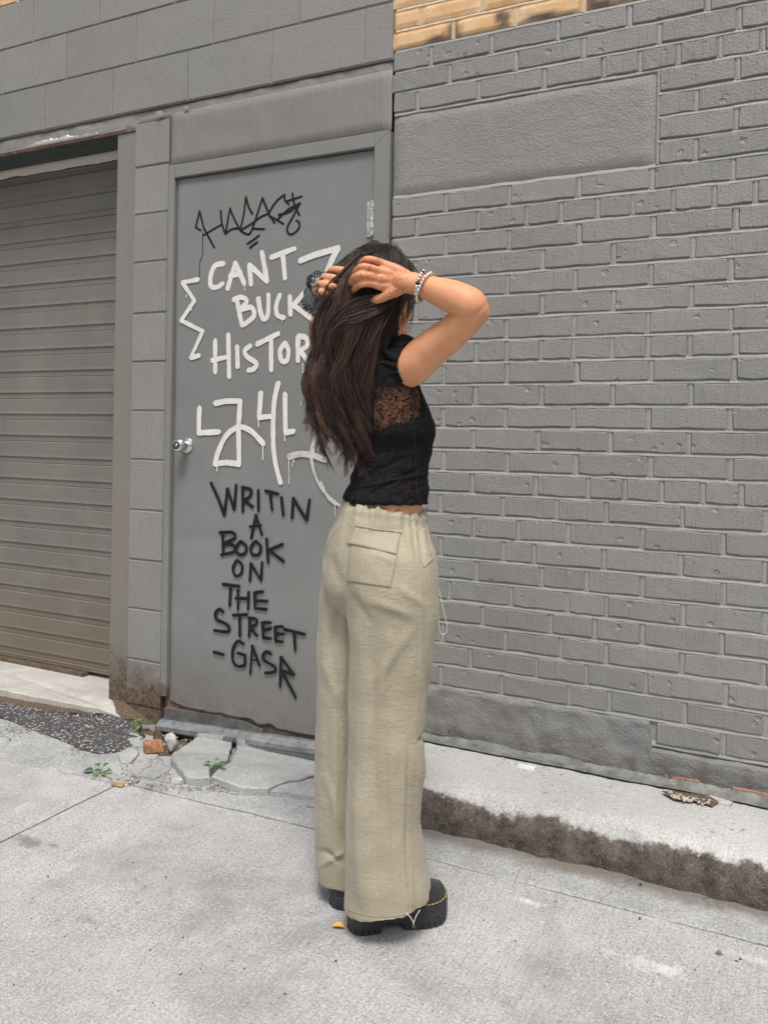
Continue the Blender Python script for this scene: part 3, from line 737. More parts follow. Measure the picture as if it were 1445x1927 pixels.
mb = MB(); mb.box((-5.5, YS+0.03, tops[0]-0.001), (jx0+0.12, YS+0.05, zso)); mb.build('top_rail', m_shut, rd)
a = wy(158, 1287, YS); mb = MB(); mb.box((-5.5, YS-0.004, zb-0.016), (a.x, YS+0.05, zb+0.004), bev=0.004); mb.build('bottom_seal', m_jamb, rd)
mb = MB(); mb.box((-5.5, YS+0.07, -0.03), (jx0+0.12, YS+0.3, zso)); mb.build('dark_interior', m_dark, rd)

# ================================================================== METAL DOOR
dr = empty('metal_door', (-1.85, 0.0, 0.05), 'closed grey steel door covered in white and black brushed writing', 'door')
YD = 0.012
dx0 = (wy(341,340,YD).x + wy(313,1310,YD).x)/2; dx1 = wy(703,500,YD).x; dz1 = wy(520,310,YD).z; dz0 = 0.075
fx0 = pR + 0.004; fx1 = XW0 - 0.012; fz1 = wy(733,245).z
# leaf with corroded lower edge
def leaf():
    edge_px = [(313,1316),(350,1332),(376,1336),(392,1341),(420,1343),(445,1350),(470,1352),(484,1362),(492,1364),(510,1362),(520,1372),(560,1380),(592,1385),(640,1392),(700,1400)]
    pts = [wy(x, y, YD) for x, y in edge_px]
    xs = [p.x for p in pts]; zs_ = [p.z for p in pts]
    def ez(x):
        z = float(np.interp(x, xs, zs_)); return z + 0.003*noise.noise(Vector((x*90, 0, 0)))
    nx, nz = 90, 100; vs = []
    for j in range(nz+1):
        for i in range(nx+1):
            x = dx0+(dx1-dx0)*i/nx; a = ez(x); z = a+(dz1-a)*(j/nz)**1.3
            y = YD + 0.0035*fbm((x*0.8, 0, z*0.8), 2.5) + 0.004*math.exp(-((z-a)/0.02)**2)*fbm((x, 0, z), 14)
            d = ((x+2.2)/0.16)**2+((z-0.72)/0.03)**2; y += 0.004*math.exp(-d)
            if i in (0, nx) or j == nz: y += 0.003
            vs.append((x, y, z))
    fs = [(j*(nx+1)+i, j*(nx+1)+i+1, (j+1)*(nx+1)+i+1, (j+1)*(nx+1)+i) for j in range(nz) for i in range(nx)]
    b = len(vs); vs += [(vs[i][0], YD+0.02, vs[i][2]) for i in range(nx+1)]
    fs += [(i+1, i, b+i, b+i+1) for i in range(nx)]
    return mesh('door_leaf', vs, fs, m_door, dr, smooth=True)
leaf_o = leaf()
mb = MB(); mb.box((dx0+0.004, YD+0.03, -0.06), (dx1-0.004, YD+0.05, dz1-0.004)); mb.build('door_core', m_grime, dr)
# frame (jambs + head with mitred look)
def extr(prof, p0, p1, name, mat, parent, axis):
    n = len(prof); vs = []
    for p in (p0, p1):
        for a, y in prof:
            vs.append((p[0]+a, y, p[1]) if axis == 'z' else (p[0], y, p[1]+a))
    return mesh(name, vs, [(i, (i+1) % n, n+(i+1) % n, n+i) for i in range(n)] + [tuple(range(n))[::-1], tuple(range(n, 2*n))], mat, parent)
def bx(name, a, b, mat, parent, bev=0.002):
    m_ = MB(); m_.box(a, b, bev=bev); return m_.build(name, mat, parent)
bx('frame_jamb', (fx0, -0.006, 0.075), (dx0-0.003, 0.08, fz1), m_frame, dr, 0.003)
bx('frame_jamb', (dx1+0.004, -0.006, 0.085), (fx1, 0.08, fz1), m_frame, dr, 0.003)
bx('frame_head', (dx0-0.0025, -0.0055, dz1+0.004), (dx1+0.0035, 0.08, fz1-0.0005), m_frame, dr, 0.003)
bx('frame_trim', (fx1+0.0002, -0.009, 0.1), (fx1+0.006, 0.06, fz1-0.004), m_white if False else m_frame, dr, 0.001)
bx('frame_backing', (fx0, 0.085, -0.1), (XW0+0.02, 0.16, ptop+0.1), m_dark, dr, 0)
# plywood above the door
mb = MB(); zt0 = fz1 + 0.003; zt1 = (wy(330,212).z + wy(700,135).z)/2
o = sheet(fx0+0.001, XW0-0.008, zt0, zt1, -0.004, m_ply, 'plywood_panel', dr, step=0.02, amp=0.002, lip=0.01)
# mitre lines of the frame
for (xa, za, xb, zb_) in ((fx0+0.004, fz1-0.004, dx0, dz1+0.002), (fx1-0.004, fz1-0.004, dx1+0.003, dz1+0.002)):
    m_ = MB(); m_.tube([(xa, -0.0062, za), (xb, -0.0062, zb_)], 0.0011, 6); m_.build('mitre_seam', m_bjoint, dr)
# hinge
h0 = wy(700, 377, -0.008); h1 = wy(700, 443, -0.008)
hg = MB(); hx = dx1 + 0.0005; seg = 5; L = (h0.z-h1.z)/seg
for k in range(seg): hg.tube([(hx, -0.008, h1.z+L*k+0.001), (hx, -0.008, h1.z+L*(k+1)-0.001)], 0.0075, 12)
hg.box((hx-0.028, -0.0005+YD-0.006, h1.z), (hx-0.001, YD+0.002, h0.z), bev=0.001)
hg.build('hinge', m_hinge, dr)
for zc in (1.15, 0.28):
    hg = MB()
    for k in range(seg): hg.tube([(hx, -0.008, zc+L*k+0.001), (hx, -0.008, zc+L*(k+1)-0.001)], 0.0075, 12)
    hg.box((hx-0.028, YD-0.0065, zc), (hx-0.001, YD+0.002, zc+L*seg), bev=0.001); hg.build('hinge', m_frame, dr)
# knob
kc = wy(352, 838, YD)
def lathe(prof, c, name, mat, parent, n=28):
    vs = [(c.x + r*math.cos(2*math.pi*k/n), c.y - d, c.z + r*math.sin(2*math.pi*k/n)) for d, r in prof for k in range(n)]
    fs = [(i*n+k, i*n+(k+1) % n, (i+1)*n+(k+1) % n, (i+1)*n+k) for i in range(len(prof)-1) for k in range(n)] + [tuple(range((len(prof)-1)*n, len(prof)*n))]
    return mesh(name, vs, fs, mat, parent, smooth=True)
knob = lathe([(0,0.032),(0.004,0.032),(0.006,0.029),(0.008,0.016),(0.02,0.013),(0.028,0.02),(0.036,0.0265),(0.046,0.0285),(0.056,0.027),(0.062,0.021),(0.0635,0.016)], kc, 'knob', m_chrome, dr)
lathe([(0.0636,0.0155),(0.0642,0.0150),(0.0642,0.008)], kc, 'keyway_plate', m_dkmet, knob)
lathe([(0.0645,0.0075),(0.068,0.0065),(0.0685,0.005)], kc, 'lock_cylinder', m_chrome, knob)
# kick plate and threshold
TS = lambda x: -0.075 + 0.054*(x+2.33)
def along(px, Y, name, prof, mat, jag=0.0, x0=None, x1=None, n=60):
    vs = []; k = len(prof); xa = x0; xb = x1
    for i in range(n+1):
        x = xa+(xb-xa)*i/n
        for j, (y, z) in enumerate(prof):
            w = jag*fbm((x, j*3.3, 0), 9, 3); vs.append((x, y+w*0.5, z+w+TS(x)))
    fs = [(i*k+j, (i+1)*k+j, (i+1)*k+(j+1) % k, i*k+(j+1) % k) for i in range(n) for j in range(k)] + [tuple(range(k))[::-1], tuple(range(n*k, (n+1)*k))]
    return mesh(name, vs, fs, mat, dr)
along(None, 0, 'rusty_strip', [(0.04,0.045),(0.021,0.046),(0.021,0.175),(0.04,0.176)], m_rust, 0.001, fx0+0.005, -1.97)
along(None, 0, 'rusty_strip', [(0.04,0.045),(0.021,0.046),(0.021,0.16),(0.04,0.161)], m_grime, 0.003, -1.9695, dx1)
kp = []
for i in range(41):
    x = fx0+0.006+(-1.86-fx0)*i/40; zt_ = float(np.interp(x, [wy(303,1343).x, wy(400,1352).x, wy(450,1360).x, wy(500,1378).x], [wy(303,1333).z, wy(400,1348).z, wy(450,1359).z, wy(500,1380).z])) + 0.004*noise.noise(Vector((x*40, 0, 3)))
    kp += [(x, 0.014, TS(x)+0.045), (x, 0.012, max(zt_, TS(x)+0.056)), (x, 0.019, max(zt_, TS(x)+0.056)+0.001)]
mesh('kick_plate', kp, [(i*3+j, (i+1)*3+j, (i+1)*3+j+1, i*3+j+1) for i in range(40) for j in range(2)], m_kick, dr)
along(None, 0, 'threshold', [(0.03,0.012),(-0.020,0.012),(-0.025,0.018),(-0.0245,0.034),(-0.017,0.043),(-0.013,0.044),(-0.012,0.041),(0.0,0.052),(0.03,0.053)], m_alu, 0.0015, fx0-0.004, fx1+0.01)

# ------------------------------------------------------------------ brushed writing on the door
class Zm:
    def __init__(s, ox, oy, k): s.ox, s.oy, s.k = ox, oy, k
    def __call__(s, p): return (s.ox + p[0]/s.k, s.oy + p[1]/s.k)
A = Zm(300,230,3.1413); B = Zm(300,700,3.1413); Cc = Zm(300,1100,4.0139)
YC = [0.0]
def ribbon(MBo, pts, w, zm, closed=False, rag=1.0, step=2.0):
    YC[0] += 0.000045
    P = [zm(p) for p in pts]
    if closed: P = P + [P[0]]
    C = crom([np.array(p) for p in P], 8) if len(P) > 2 else [np.array(P[0]) + (np.array(P[1])-np.array(P[0]))*t/8 for t in range(9)]
    # rounder corners are kept by the spline; turn into world points on the door
    W = [wy(c[0], c[1], YD-0.0015) for c in C]
    hw = 1.13*w/zm.k*0.5/ (F/proj(W[0])[2])
    Q = [W[0]]
    for p in W[1:]:
        if (p-Q[-1]).length > 0.004: Q.append(p)
    if len(Q) < 2: Q.append(W[-1])
    n = len(Q); yv = -0.0006 - YC[0]
    L = []; Rr = []
    for i, p in enumerate(Q):
        t = (Q[min(i+1, n-1)] - Q[max(i-1, 0)]); t.y = 0; t.normalize(); nn = Vector((-t.z, 0, t.x))
        pr = 1 + 0.16*rag*noise.noise(Vector((p.x*22, 4, p.z*22+YC[0]*9e4))) - 0.10*rag*i/n; a = hw*(pr + 0.13*rag*noise.noise(Vector((p.x*170, 1, p.z*170)))); b = hw*(pr + 0.13*rag*noise.noise(Vector((p.x*170, 9, p.z*170))))
        L.append(p+nn*a); Rr.append(p-nn*b)
    vs = []
    t = (Q[0]-Q[1]); t.y = 0; t.normalize(); capA = [Q[0] + Vector((t.x*math.cos(q)-t.z*math.sin(q), 0, t.z*math.cos(q)+t.x*math.sin(q)))*hw*(0.62+0.4*rnd()) for q in (-0.95,-0.5,0,0.5,0.95)]
    t = (Q[-1]-Q[-2]); t.y = 0; t.normalize(); capB = [Q[-1] + Vector((t.x*math.cos(q)-t.z*math.sin(q), 0, t.z*math.cos(q)+t.x*math.sin(q)))*hw*(0.62+0.4*rnd()) for q in (-0.95,-0.5,0,0.5,0.95)]
    base = len(MBo.v); fs = []
    for l, r in zip(L, Rr): vs += [l, r]
    for i in range(n-1): fs.append((2*i, 2*i+1, 2*i+3, 2*i+2))
    k = len(vs); vs += capA; fs.append((0, *range(k+4, k-1, -1), 1) if False else (1, 0, k, k+1, k+2, k+3, k+4))
    k2 = len(vs); vs += capB; fs.append((2*n-2, 2*n-1, k2, k2+1, k2+2, k2+3, k2+4))
    vs = [Vector((v.x, surf(v.x, v.z) + yv, v.z)) for v in vs]
    MBo.add(vs, fs)
_bv = BVHTree.FromObject(leaf_o, bpy.context.evaluated_depsgraph_get())
def surf(x, z):
    o_ = chain_origin(leaf_o.parent); h = _bv.ray_cast(Vector((x, -0.2, z)) - (Vector((0,0,0)) if True else o_), Vector((0, 1, 0)))
    return h[0].y if h[0] else YD
def word(name, strokes, w, zm, mat, label=None, rag=1.0):
    m_ = MB()
    for s in strokes:
        ww = w
        if isinstance(s, tuple): ww, s = s
        cl = s[0] == 'c'
        if cl: s = s[1:]
        ribbon(m_, s, ww, zm, cl, rag)
    o = m_.build(name, mat, dr); 
    if label: o['label'] = label
    return o
def seg(*p): return list(p)
def corners(p):            # polyline with kept corners: split into straight strokes
    return [[p[i], p[i+1]] for i in range(len(p)-1)]
word('black_tag', [*corners([(245,640),(215,622),(238,525),(262,625),(325,742)]), (5,[(256,650),(255,780),(240,830),(237,920)]), [(262,668),(320,632),(372,603)], [(363,522),(370,600),(390,662)],
  *corners([(390,662),(418,508)]), [(418,508),(435,555),(478,640)], [(390,660),(430,632),(478,628)], *corners([(478,638),(500,540),(512,442)]), [(512,442),(530,505),(553,545)], [(478,640),(545,600),(600,560),(648,540)],
  [(553,630),(620,632)], [(550,625),(580,540),(610,447)], [(610,447),(650,545),(685,600)], [(478,640),(530,662),(560,600),(575,560)], [(648,535),(690,470),(740,427)], [(740,427),(742,460),(770,488)], [(650,555),(690,575),(738,604)],
  [(757,466),(843,438)], [(787,420),(800,490),(832,555)], [(700,575),(770,510),(835,480)], [(832,478),(790,560),(757,625),(768,662),(800,655),(828,622),(826,592),(810,580)], [(705,548),(770,530),(828,478)],
  [(520,718),(550,700),(590,668)], [(535,742),(580,708)]], 12, A, m_pb, 'black marker tag at the top of the door', 0.5)
word('white_lettering', [[(380,835),(330,850),(305,915),(308,968),(345,975),(378,952)], [(405,985),(450,832)], [(450,832),(505,955)], [(418,908),(485,895)], [(545,960),(533,845)], [(533,845),(638,940)], [(638,940),(608,768)], [(662,800),(800,748)], [(732,785),(745,925)], (5,[(507,950),(507,995)]), (5,[(548,950),(550,972)])], 30, A, m_pw, 'white brushed word CANT')
word('white_lettering', [[(458,1040),(490,1200)], [(440,1050),(490,1035),(520,1062),(475,1108)], [(475,1112),(545,1095),(562,1145),(500,1198)], [(588,1040),(600,1120),(622,1165),(645,1130),(648,1020)], [(715,1022),(694,1085),(700,1140),(738,1155)], [(775,1030),(777,1135)], [(872,997),(795,1083)], [(797,1083),(925,1182)], (6,[(727,1150),(727,1178)])], 29, A, m_pw, 'white brushed word BUCK')
word('white_lettering', [[(330,1290),(332,1480)], [(408,1255),(415,1505)], [(312,1408),(400,1388)], [(462,1325),(465,1445)], [(540,1322),(507,1350),(520,1385),(575,1425),(560,1458),(528,1466)], [(580,1312),(705,1250)], [(662,1285),(662,1465)], ['c',(745,1305),(716,1350),(724,1408),(755,1408),(765,1350)][0:1] + [(745,1305),(716,1350),(724,1408),(755,1408),(765,1350)],
  [(822,1265),(820,1412)], [(822,1265),(870,1275),(872,1325),(825,1352)], [(835,1352),(910,1455)], [(935,1305),(962,1355)], [(962,1355),(955,1440)], [(962,1355),(1010,1290)], (5,[(850,1425),(849,1480)])], 29, A, m_pw, 'white brushed word HISTORY')
word('white_arrow', [*corners([(835,820),(920,785),(1060,745)]), [(1060,745),(1030,800),(990,890)]], 34, A, m_pw, 'white bent brush stroke right of CANT')
word('white_brace', [*corners([(235,930),(140,948),(212,1055),(132,1172),(258,1235),(188,1392),(238,1378)]), (5,[(163,1020),(166,1040)]), (5,[(193,1100),(195,1118)])], 25, A, m_pw, 'white zigzag brace left of the words')
word('white_symbols', [*corners([(238,212),(235,360),(355,354)]), *corners([(332,185),(400,172)]), *corners([(400,172),(480,172),(470,320),(474,545)]), [(474,545),(400,535),(333,545)], [(333,545),(352,470),(400,375),(470,325),(545,350),(618,425)],
  [(602,122),(597,200),(590,265)], [(590,268),(662,262)], [(705,65),(680,190),(675,400),(690,540),(720,655)], *corners([(745,132),(748,358),(795,350)]),
  (7,[(345,555),(345,585)]), (7,[(615,435),(615,520)]), (7,[(588,285),(590,325)]), (7,[(743,370),(745,408)])], 31, B, m_pw, 'four large white painted characters')
word('white_loop', [[(770,500),(830,485),(900,490),(985,518)], (18,[(900,505),(925,610),(985,715),(1085,800),(1150,830)]), (26,[(905,500),(912,430),(945,370),(1000,330)]), (14,[(960,650),(1000,740),(1050,785)]), (7,[(770,515),(772,660)]), (6,[(792,520),(792,560)]), (6,[(800,515),(801,540)]), (6,[(1042,790),(1045,860)]), (5,[(838,180),(840,205)])], 34, B, m_pw2, 'thin white curved stroke behind the woman')
word('black_lettering', [[(308,655),(350,745),(387,845)], [(387,845),(405,690)], [(405,690),(445,812)], [(445,812),(457,670)], [(495,682),(497,825)], [(492,682),(545,698),(535,738),(498,758)], [(500,755),(555,797)], [(588,700),(590,820)], [(632,703),(708,722)], [(660,720),(672,815)], [(727,742),(738,845)], [(790,860),(797,745)], [(797,745),(875,875)], [(875,875),(893,755)]], 19, B, m_pb, 'black brushed word WRITIN')
word('black_lettering', [[(547,982),(575,845)], [(575,845),(612,962)], [(540,915),(605,905)]], 17, B, m_pb, 'black brushed letter A')
word('black_lettering', [[(376,945),(382,1080)], [(360,950),(435,948),(450,980),(385,1012)], [(385,1015),(440,1025),(448,1060),(370,1080)], ['c',(485,1000),(458,1035),(470,1075),(505,1075),(520,1035)][0:1]+[(485,1000),(458,1035),(470,1075),(505,1075),(520,1035)], ['c']+[(575,1000),(545,1035),(555,1078),(590,1078),(605,1035)], [(638,985),(648,1125)], [(733,1018),(655,1050)], [(652,1052),(740,1120)]], 19, B, m_pb, 'black brushed word BOOK')
word('black_lettering', [['c']+[(462,1112),(440,1160),(458,1205),(488,1190),(494,1140)], [(540,1235),(545,1130)], [(545,1130),(605,1230)], [(605,1230),(612,1125)]], 17, B, m_pb, 'black brushed word ON')
word('black_lettering', [[(485,-4),(610,12)], [(545,10),(537,158)], [(600,38),(600,185)], [(680,55),(676,182)], [(582,102),(680,105)], [(725,65),(728,178)], [(722,62),(790,52)], [(728,120),(820,125)], [(728,178),(815,186)]], 23, Cc, m_pb, 'black brushed word THE')
word('black_lettering', [[(490,208),(462,186),(430,215),(442,262),(512,298),(535,332),(515,355),(420,345)], [(562,230),(668,226)], [(612,235),(614,388)], [(690,252),(683,388)], [(680,252),(735,260),(738,295),(690,322)], [(692,322),(745,385)], [(785,290),(790,398)], [(783,288),(848,285)], [(790,345),(850,330)], [(790,400),(850,405)], [(880,318),(885,422)], [(878,320),(937,315)], [(885,370),(945,372)], [(885,425),(940,430)], [(948,335),(1105,375)], [(1025,358),(1032,495)]], 24, Cc, m_pb, 'black brushed word STREET')
word('black_lettering', [[(418,508),(490,527)], [(645,450),(600,426),(563,480),(562,570),(600,616),(652,606)], [(652,606),(655,532)], [(655,532),(598,515)], (17,[(693,672),(708,460)]), [(708,460),(765,610)], (14,[(705,565),(755,575)]), [(850,522),(815,505),(788,540),(808,575),(880,622),(872,658),(800,666)], [(925,545),(918,765)], [(925,545),(1022,680)], [(1022,680),(932,648)], [(935,660),(1035,850)]], 23, Cc, m_pb, 'black brushed signature GASR')

# ================================================================== THE WOMAN
def skin_mat():
    t = NT('skin'); n = t.noise(35, 4, 0.6)
    col = t.mix(t.rng(n, 0.3, 0.7), (0.63, 0.285, 0.145), (0.70, 0.345, 0.19))
    # reddish henna dots and lines on the back of the right hand
    P = t.mapping((1, 1, 1))
    v = t.voro(230, P); dots = t.rng(v, 0.16, 0.30, 1, 0)
    v2 = t.n('ShaderNodeTexVoronoi'); v2.feature = 'DISTANCE_TO_EDGE'; v2.inputs['Scale'].default_value = 75; t.l(P, v2.inputs['Vector'])
    ln = t.math('MULTIPLY', t.rng(v2.outputs['Distance'], 0.03, 0.07, 1, 0), t.rng(t.noise(60, 2), 0.5, 0.56))
    h = t.math('MULTIPLY', t.math('MAXIMUM', t.math('MULTIPLY', dots, t.rng(t.noise(45, 2), 0.38, 0.44)), ln), t.attr('henna'))
    col = t.mix(t.math('MULTIPLY', h, 0.75), col, (0.22, 0.045, 0.03))
    col = t.mix(t.math('MULTIPLY', t.attr('flush'), 0.45), col, (0.50, 0.17, 0.09))
    nr = t.bump(t.noise(380, 3), 0.4, 0.0008); nr = t.bump(t.noise(60, 3), 0.35, 0.002, nr)
    m = t.fin(col, 0.5, nr, Specular_IOR_Level=0.35)
    t.b.inputs['Subsurface Weight'].default_value = 0.12; t.b.inputs['Subsurface Radius'].default_value = (0.012, 0.005, 0.003); t.b.inputs['Subsurface Scale'].default_value = 1.0
    return m
m_skin = skin_mat()
def hair_mat():
    t = NT('dark_brown_hair'); tn = t.attr('tone')
    col = t.mix(tn, (0.0085, 0.0065, 0.0065), (0.115, 0.062, 0.045))
    return t.fin(col, 0.38, None, Specular_IOR_Level=0.5)
m_hair = hair_mat()
def pants_mat():
    t = NT('crinkled_khaki_nylon'); 
    n1 = t.noise(1.0, 4, 0.62, t.mapping((42, 42, 105), (0.25, 0.3, 0)), 1.4); n2 = t.noise(1.0, 3, 0.6, t.mapping((90, 90, 260)), 0.5)
    big = t.noise(6, 3)
    col = t.mix(t.rng(big, 0.35, 0.65), (0.31, 0.273, 0.195), (0.365, 0.325, 0.238))
    col = t.mix(t.rng(n1, 0.3, 0.46, 0.18, 0), col, (0.24, 0.21, 0.14))
    nr = t.bump(n1, 0.6, 0.0032); nr = t.bump(t.noise(1.0, 3, 0.6, t.mapping((48, 48, 5)), 0.5), 0.6, 0.0050, nr); nr = t.bump(n2, 0.4, 0.0014, nr); nr = t.bump(t.noise(14, 3, 0.5, None, 0.6), 0.5, 0.009, nr)
    nr = t.bump(t.noise(1.0, 2, 0.5, t.mapping((380, 380, 40))), 0.25, 0.0007, nr)
    return t.fin(col, 0.55, nr, Specular_IOR_Level=0.4, Sheen_Weight=0.15)
m_pants = pants_mat()
def lace_mat():
    t = NT('black_stretch_lace'); P = t.mapping((1, 1, 1))
    n = t.noise(120, 5, 0.7); fl = t.noise(1, 4, 0.65, t.mapping((72, 72, 95)), 2.2)
    col = t.mix(t.rng(fl, 0.4, 0.62), (0.0025, 0.0025, 0.003), (0.015, 0.015, 0.018))
    nr = t.bump(fl, 0.9, 0.004); nr = t.bump(n, 0.5, 0.0012, nr)
    hole = t.rng(fl, 0.43, 0.47, 0, 1); net = t.voro(420, feature='DISTANCE_TO_EDGE')
    hole = t.math('MULTIPLY', hole, t.rng(net, 0.06, 0.12, 0.35, 1.0))
    fac = t.math('MULTIPLY', hole, t.attr('sheer'))
    t.fin(col, 0.8, nr, Specular_IOR_Level=0.18)
    tr = t.n('ShaderNodeBsdfTransparent'); mx = t.n('ShaderNodeMixShader'); t.l(fac, mx.inputs[0]); t.l(t.b.outputs[0], mx.inputs[1]); t.l(tr.outputs[0], mx.inputs[2])
    t.l(mx.outputs[0], t.out.inputs[0]); return t.m
m_lace = lace_mat()
m_bsole = simple('black_rubber', (0.021, 0.020, 0.024), 0.5, 0.3, 60, 0.3, 0.001)
m_suede = simple('black_suede', (0.012, 0.012, 0.014), 0.85, 0.5, 200, 0.8, 0.001, Sheen_Weight=0.3)
m_stitch = simple('yellow_stitching', (0.62, 0.47, 0.12), 0.6)
m_cord = simple('cream_cord', (0.62, 0.56, 0.42), 0.6)
m_silver = simple('silver_bead', (0.75, 0.73, 0.71), 0.15, 0.05, 60, 0.05, 0.0005, Metallic=1.0)
m_bead = simple('black_bead', (0.02, 0.02, 0.02), 0.2, 0.05)
m_gold = simple('gold', (0.75, 0.50, 0.18), 0.22, 0.05, 60, 0.05, 0.0005, Metallic=1.0)
m_velvet = simple('grey_satin', (0.20, 0.215, 0.24), 0.4, 0.5, 70, 0.5, 0.003)
m_frill = simple('black_lace_frill', (0.01, 0.01, 0.012), 0.7)
m_brow = simple('dark_hair_line', (0.012, 0.009, 0.008), 0.6)

root = gz(745, 1745, 0.0); root = Vector((root.x, root.y + 0.05, 0))
wo = empty('person', root, 'woman in black lace top and khaki trousers, seen from behind, lifting her long dark hair', 'person')
def ring(xl, yl, xr, yr, Z, hd, n=32, sq=2.3, dz=0.0, bump=None):
    L = pz(xl, yl, Z - dz); R = pz(xr, yr, Z + dz); c = (L+R)/2; a = (R-L)/2; b = VF*hd; vs = []
    for k in range(n):
        w = 2*math.pi*k/n; cs, sn = math.cos(w), math.sin(w)
        x = math.copysign(abs(cs)**(2/sq), cs); y = math.copysign(abs(sn)**(2/sq), sn)
        vs.append(c + a*x + b*y)
    return vs
def loft(MBo, secs, n=32, sq=2.2, m=0, sub=4):
    S = crom([tuple(s) for s in secs], sub); vs = []
    for s in S: vs += ring(*s[:6], n=n, sq=sq)
    fs = [(i*n+k, i*n+(k+1) % n, (i+1)*n+(k+1) % n, (i+1)*n+k) for i in range(len(S)-1) for k in range(n)]
    fs += [tuple(range(n))[::-1], tuple(range((len(S)-1)*n, len(S)*n))]
    MBo.add(vs, fs, m)
def limb(MBo, pts, sub=7, n=40, world=False):
    """pts: (px, py, Z, radius in m)"""
    Q = [(*(Vector(p[:3]) if world else pz(*p[:3])), p[3]) for p in pts]
    S = crom(Q, sub); P = [Vector(s[:3]) for s in S]; r = [float(s[3]) for s in S]
    t0 = (P[0]-P[1]).normalized(); t1 = (P[-1]-P[-2]).normalized()
    pre = [(P[0] + t0*r[0]*math.sin(a), r[0]*math.cos(a)) for a in (1.45, 1.1, 0.75, 0.4)]
    post = [(P[-1] + t1*r[-1]*math.sin(a), r[-1]*math.cos(a)) for a in (0.4, 0.75, 1.1, 1.45)]
    A = pre + list(zip(P, r)) + post
    MBo.tube([a[0] for a in A], [a[1] for a in A], n)
def ball(MBo, c, rx, ry, rz, ax=None, n=24):
    """c world, radii along ax[0], ax[1], up"""
    ax = ax or (VR, VF, VU); bm = bmesh.new(); bmesh.ops.create_icosphere(bm, subdivisions=4, radius=1)
    for v in bm.verts: v.co = c + ax[0]*v.co.x*rx + ax[1]*v.co.y*ry + ax[2]*v.co.z*rz
    MBo.bm(bm)
def remesh(MBo, vox, smooth=2, fac=0.6):
    me = bpy.data.meshes.new('tmp'); me.from_pydata([tuple(v) for v in MBo.v], [], MBo.f); me.update()
    o = bpy.data.objects.new('tmp', me); COL.objects.link(o)
    md = o.modifiers.new('r', 'REMESH'); md.mode = 'VOXEL'; md.voxel_size = vox; md.adaptivity = 0
    if smooth:
        sm_ = o.modifiers.new('s', 'SMOOTH'); sm_.iterations = smooth; sm_.factor = fac
    dg = bpy.context.evaluated_depsgraph_get(); ev = o.evaluated_get(dg); out = bpy.data.meshes.new_from_object(ev)
    bpy.data.objects.remove(o); return out
def npv(me):
    a = np.empty(len(me.vertices)*3); me.vertices.foreach_get('co', a); return a.reshape(-1, 3)
def npn(me):
    a = np.empty(len(me.vertices)*3); me.vertex_normals.foreach_get('vector', a); return a.reshape(-1, 3)
def projn(V):
    q = V - np.array(CAM); z = q @ np.array(VF); return PX + F*(q @ np.array(CX))/z, PY - F*(q @ np.array(CY))/z, z
def setv(me, V): me.vertices.foreach_set('co', V.ravel()); me.update()
def fattr(me, name, arr):
    a = me.attributes.new(name, 'FLOAT', 'POINT'); a.data.foreach_set('value', np.ascontiguousarray(arr, dtype=np.float32))
def finish(me, name, mat, parent, smooth=True):
    me.name = name; me.materials.clear(); me.materials.append(mat)
    me.polygons.foreach_set('use_smooth', [smooth]*len(me.polygons)); me.update()
    o = bpy.data.objects.new(name, me); COL.objects.link(o); place(o, parent); return o

# ---- body ----------------------------------------------------------
UB = MB()
loft(UB, [(655,1000,796,1005,2.05,.10),(655,975,795,985,2.05,.104),(657,945,794,957,2.05,.106),(664,900,800,903,2.05,.100),(672,868,801,868,2.05,.100),
          (676,838,808,838,2.05,.106),(676,805,812,805,2.04,.112),(676,770,801,770,2.04,.116),(678,740,789,740,2.04,.122),(682,712,776,712,2.04,.128),(690,690,764,690,2.04,.118),(702,668,748,668,2.05,.075),(706,655,740,655,2.05,.05)], sq=2.2)
limb(UB, [(722,690,2.05,.062),(722,668,2.05,.052),(726,645,2.055,.051),(724,610,2.06,.052)])
HA = math.radians(48); hf = VR*math.cos(HA)+VF*math.sin(HA); hr = VR*math.sin(HA)-VF*math.cos(HA)      # where the face looks, and her right
hc = pz(712, 545, 2.045)
hax = (hr, hf, VU)
ball(UB, hc + VU*0.015, .073, .090, .088, hax)
ball(UB, hc + hf*0.025 - VU*0.035, .062, .070, .078, hax)
ball(UB, hc + hf*0.055 - VU*0.082, .034, .036, .032, hax)          # chin
ball(UB, hc + hf*0.085 + VU*0.022, .045, .018, .018, hax)          # brow
limb(UB, [(*(hc + hf*0.094 + VU*0.01), .007), (*(hc + hf*0.112 - VU*0.022), .0095), (*(hc + hf*0.105 - VU*0.032), .009)], world=True)   # nose
ball(UB, hc + hf*0.094 - VU*0.053, .021, .010, .006, hax); ball(UB, hc + hf*0.092 - VU*0.063, .019, .010, .007, hax)                       # lips
for s in (-1, 1):
    ec = hc + hr*s*0.070 - VU*0.036 + hf*0.005                         # ears
    limb(UB, [(*(ec - VU*0.028 + hf*.006), .005), (*(ec - VU*0.012 - hf*.008 + hr*s*.004), .0065), (*(ec + VU*0.014 - hf*.014 + hr*s*.008), .007), (*(ec + VU*0.03 - hf*.004 + hr*s*.006), .0065), (*(ec + VU*0.024 + hf*.01 + hr*s*.003), .005)], world=True, n=10)
    ball(UB, ec + hr*s*.001 + VU*0.004, .005, .014, .024, hax)
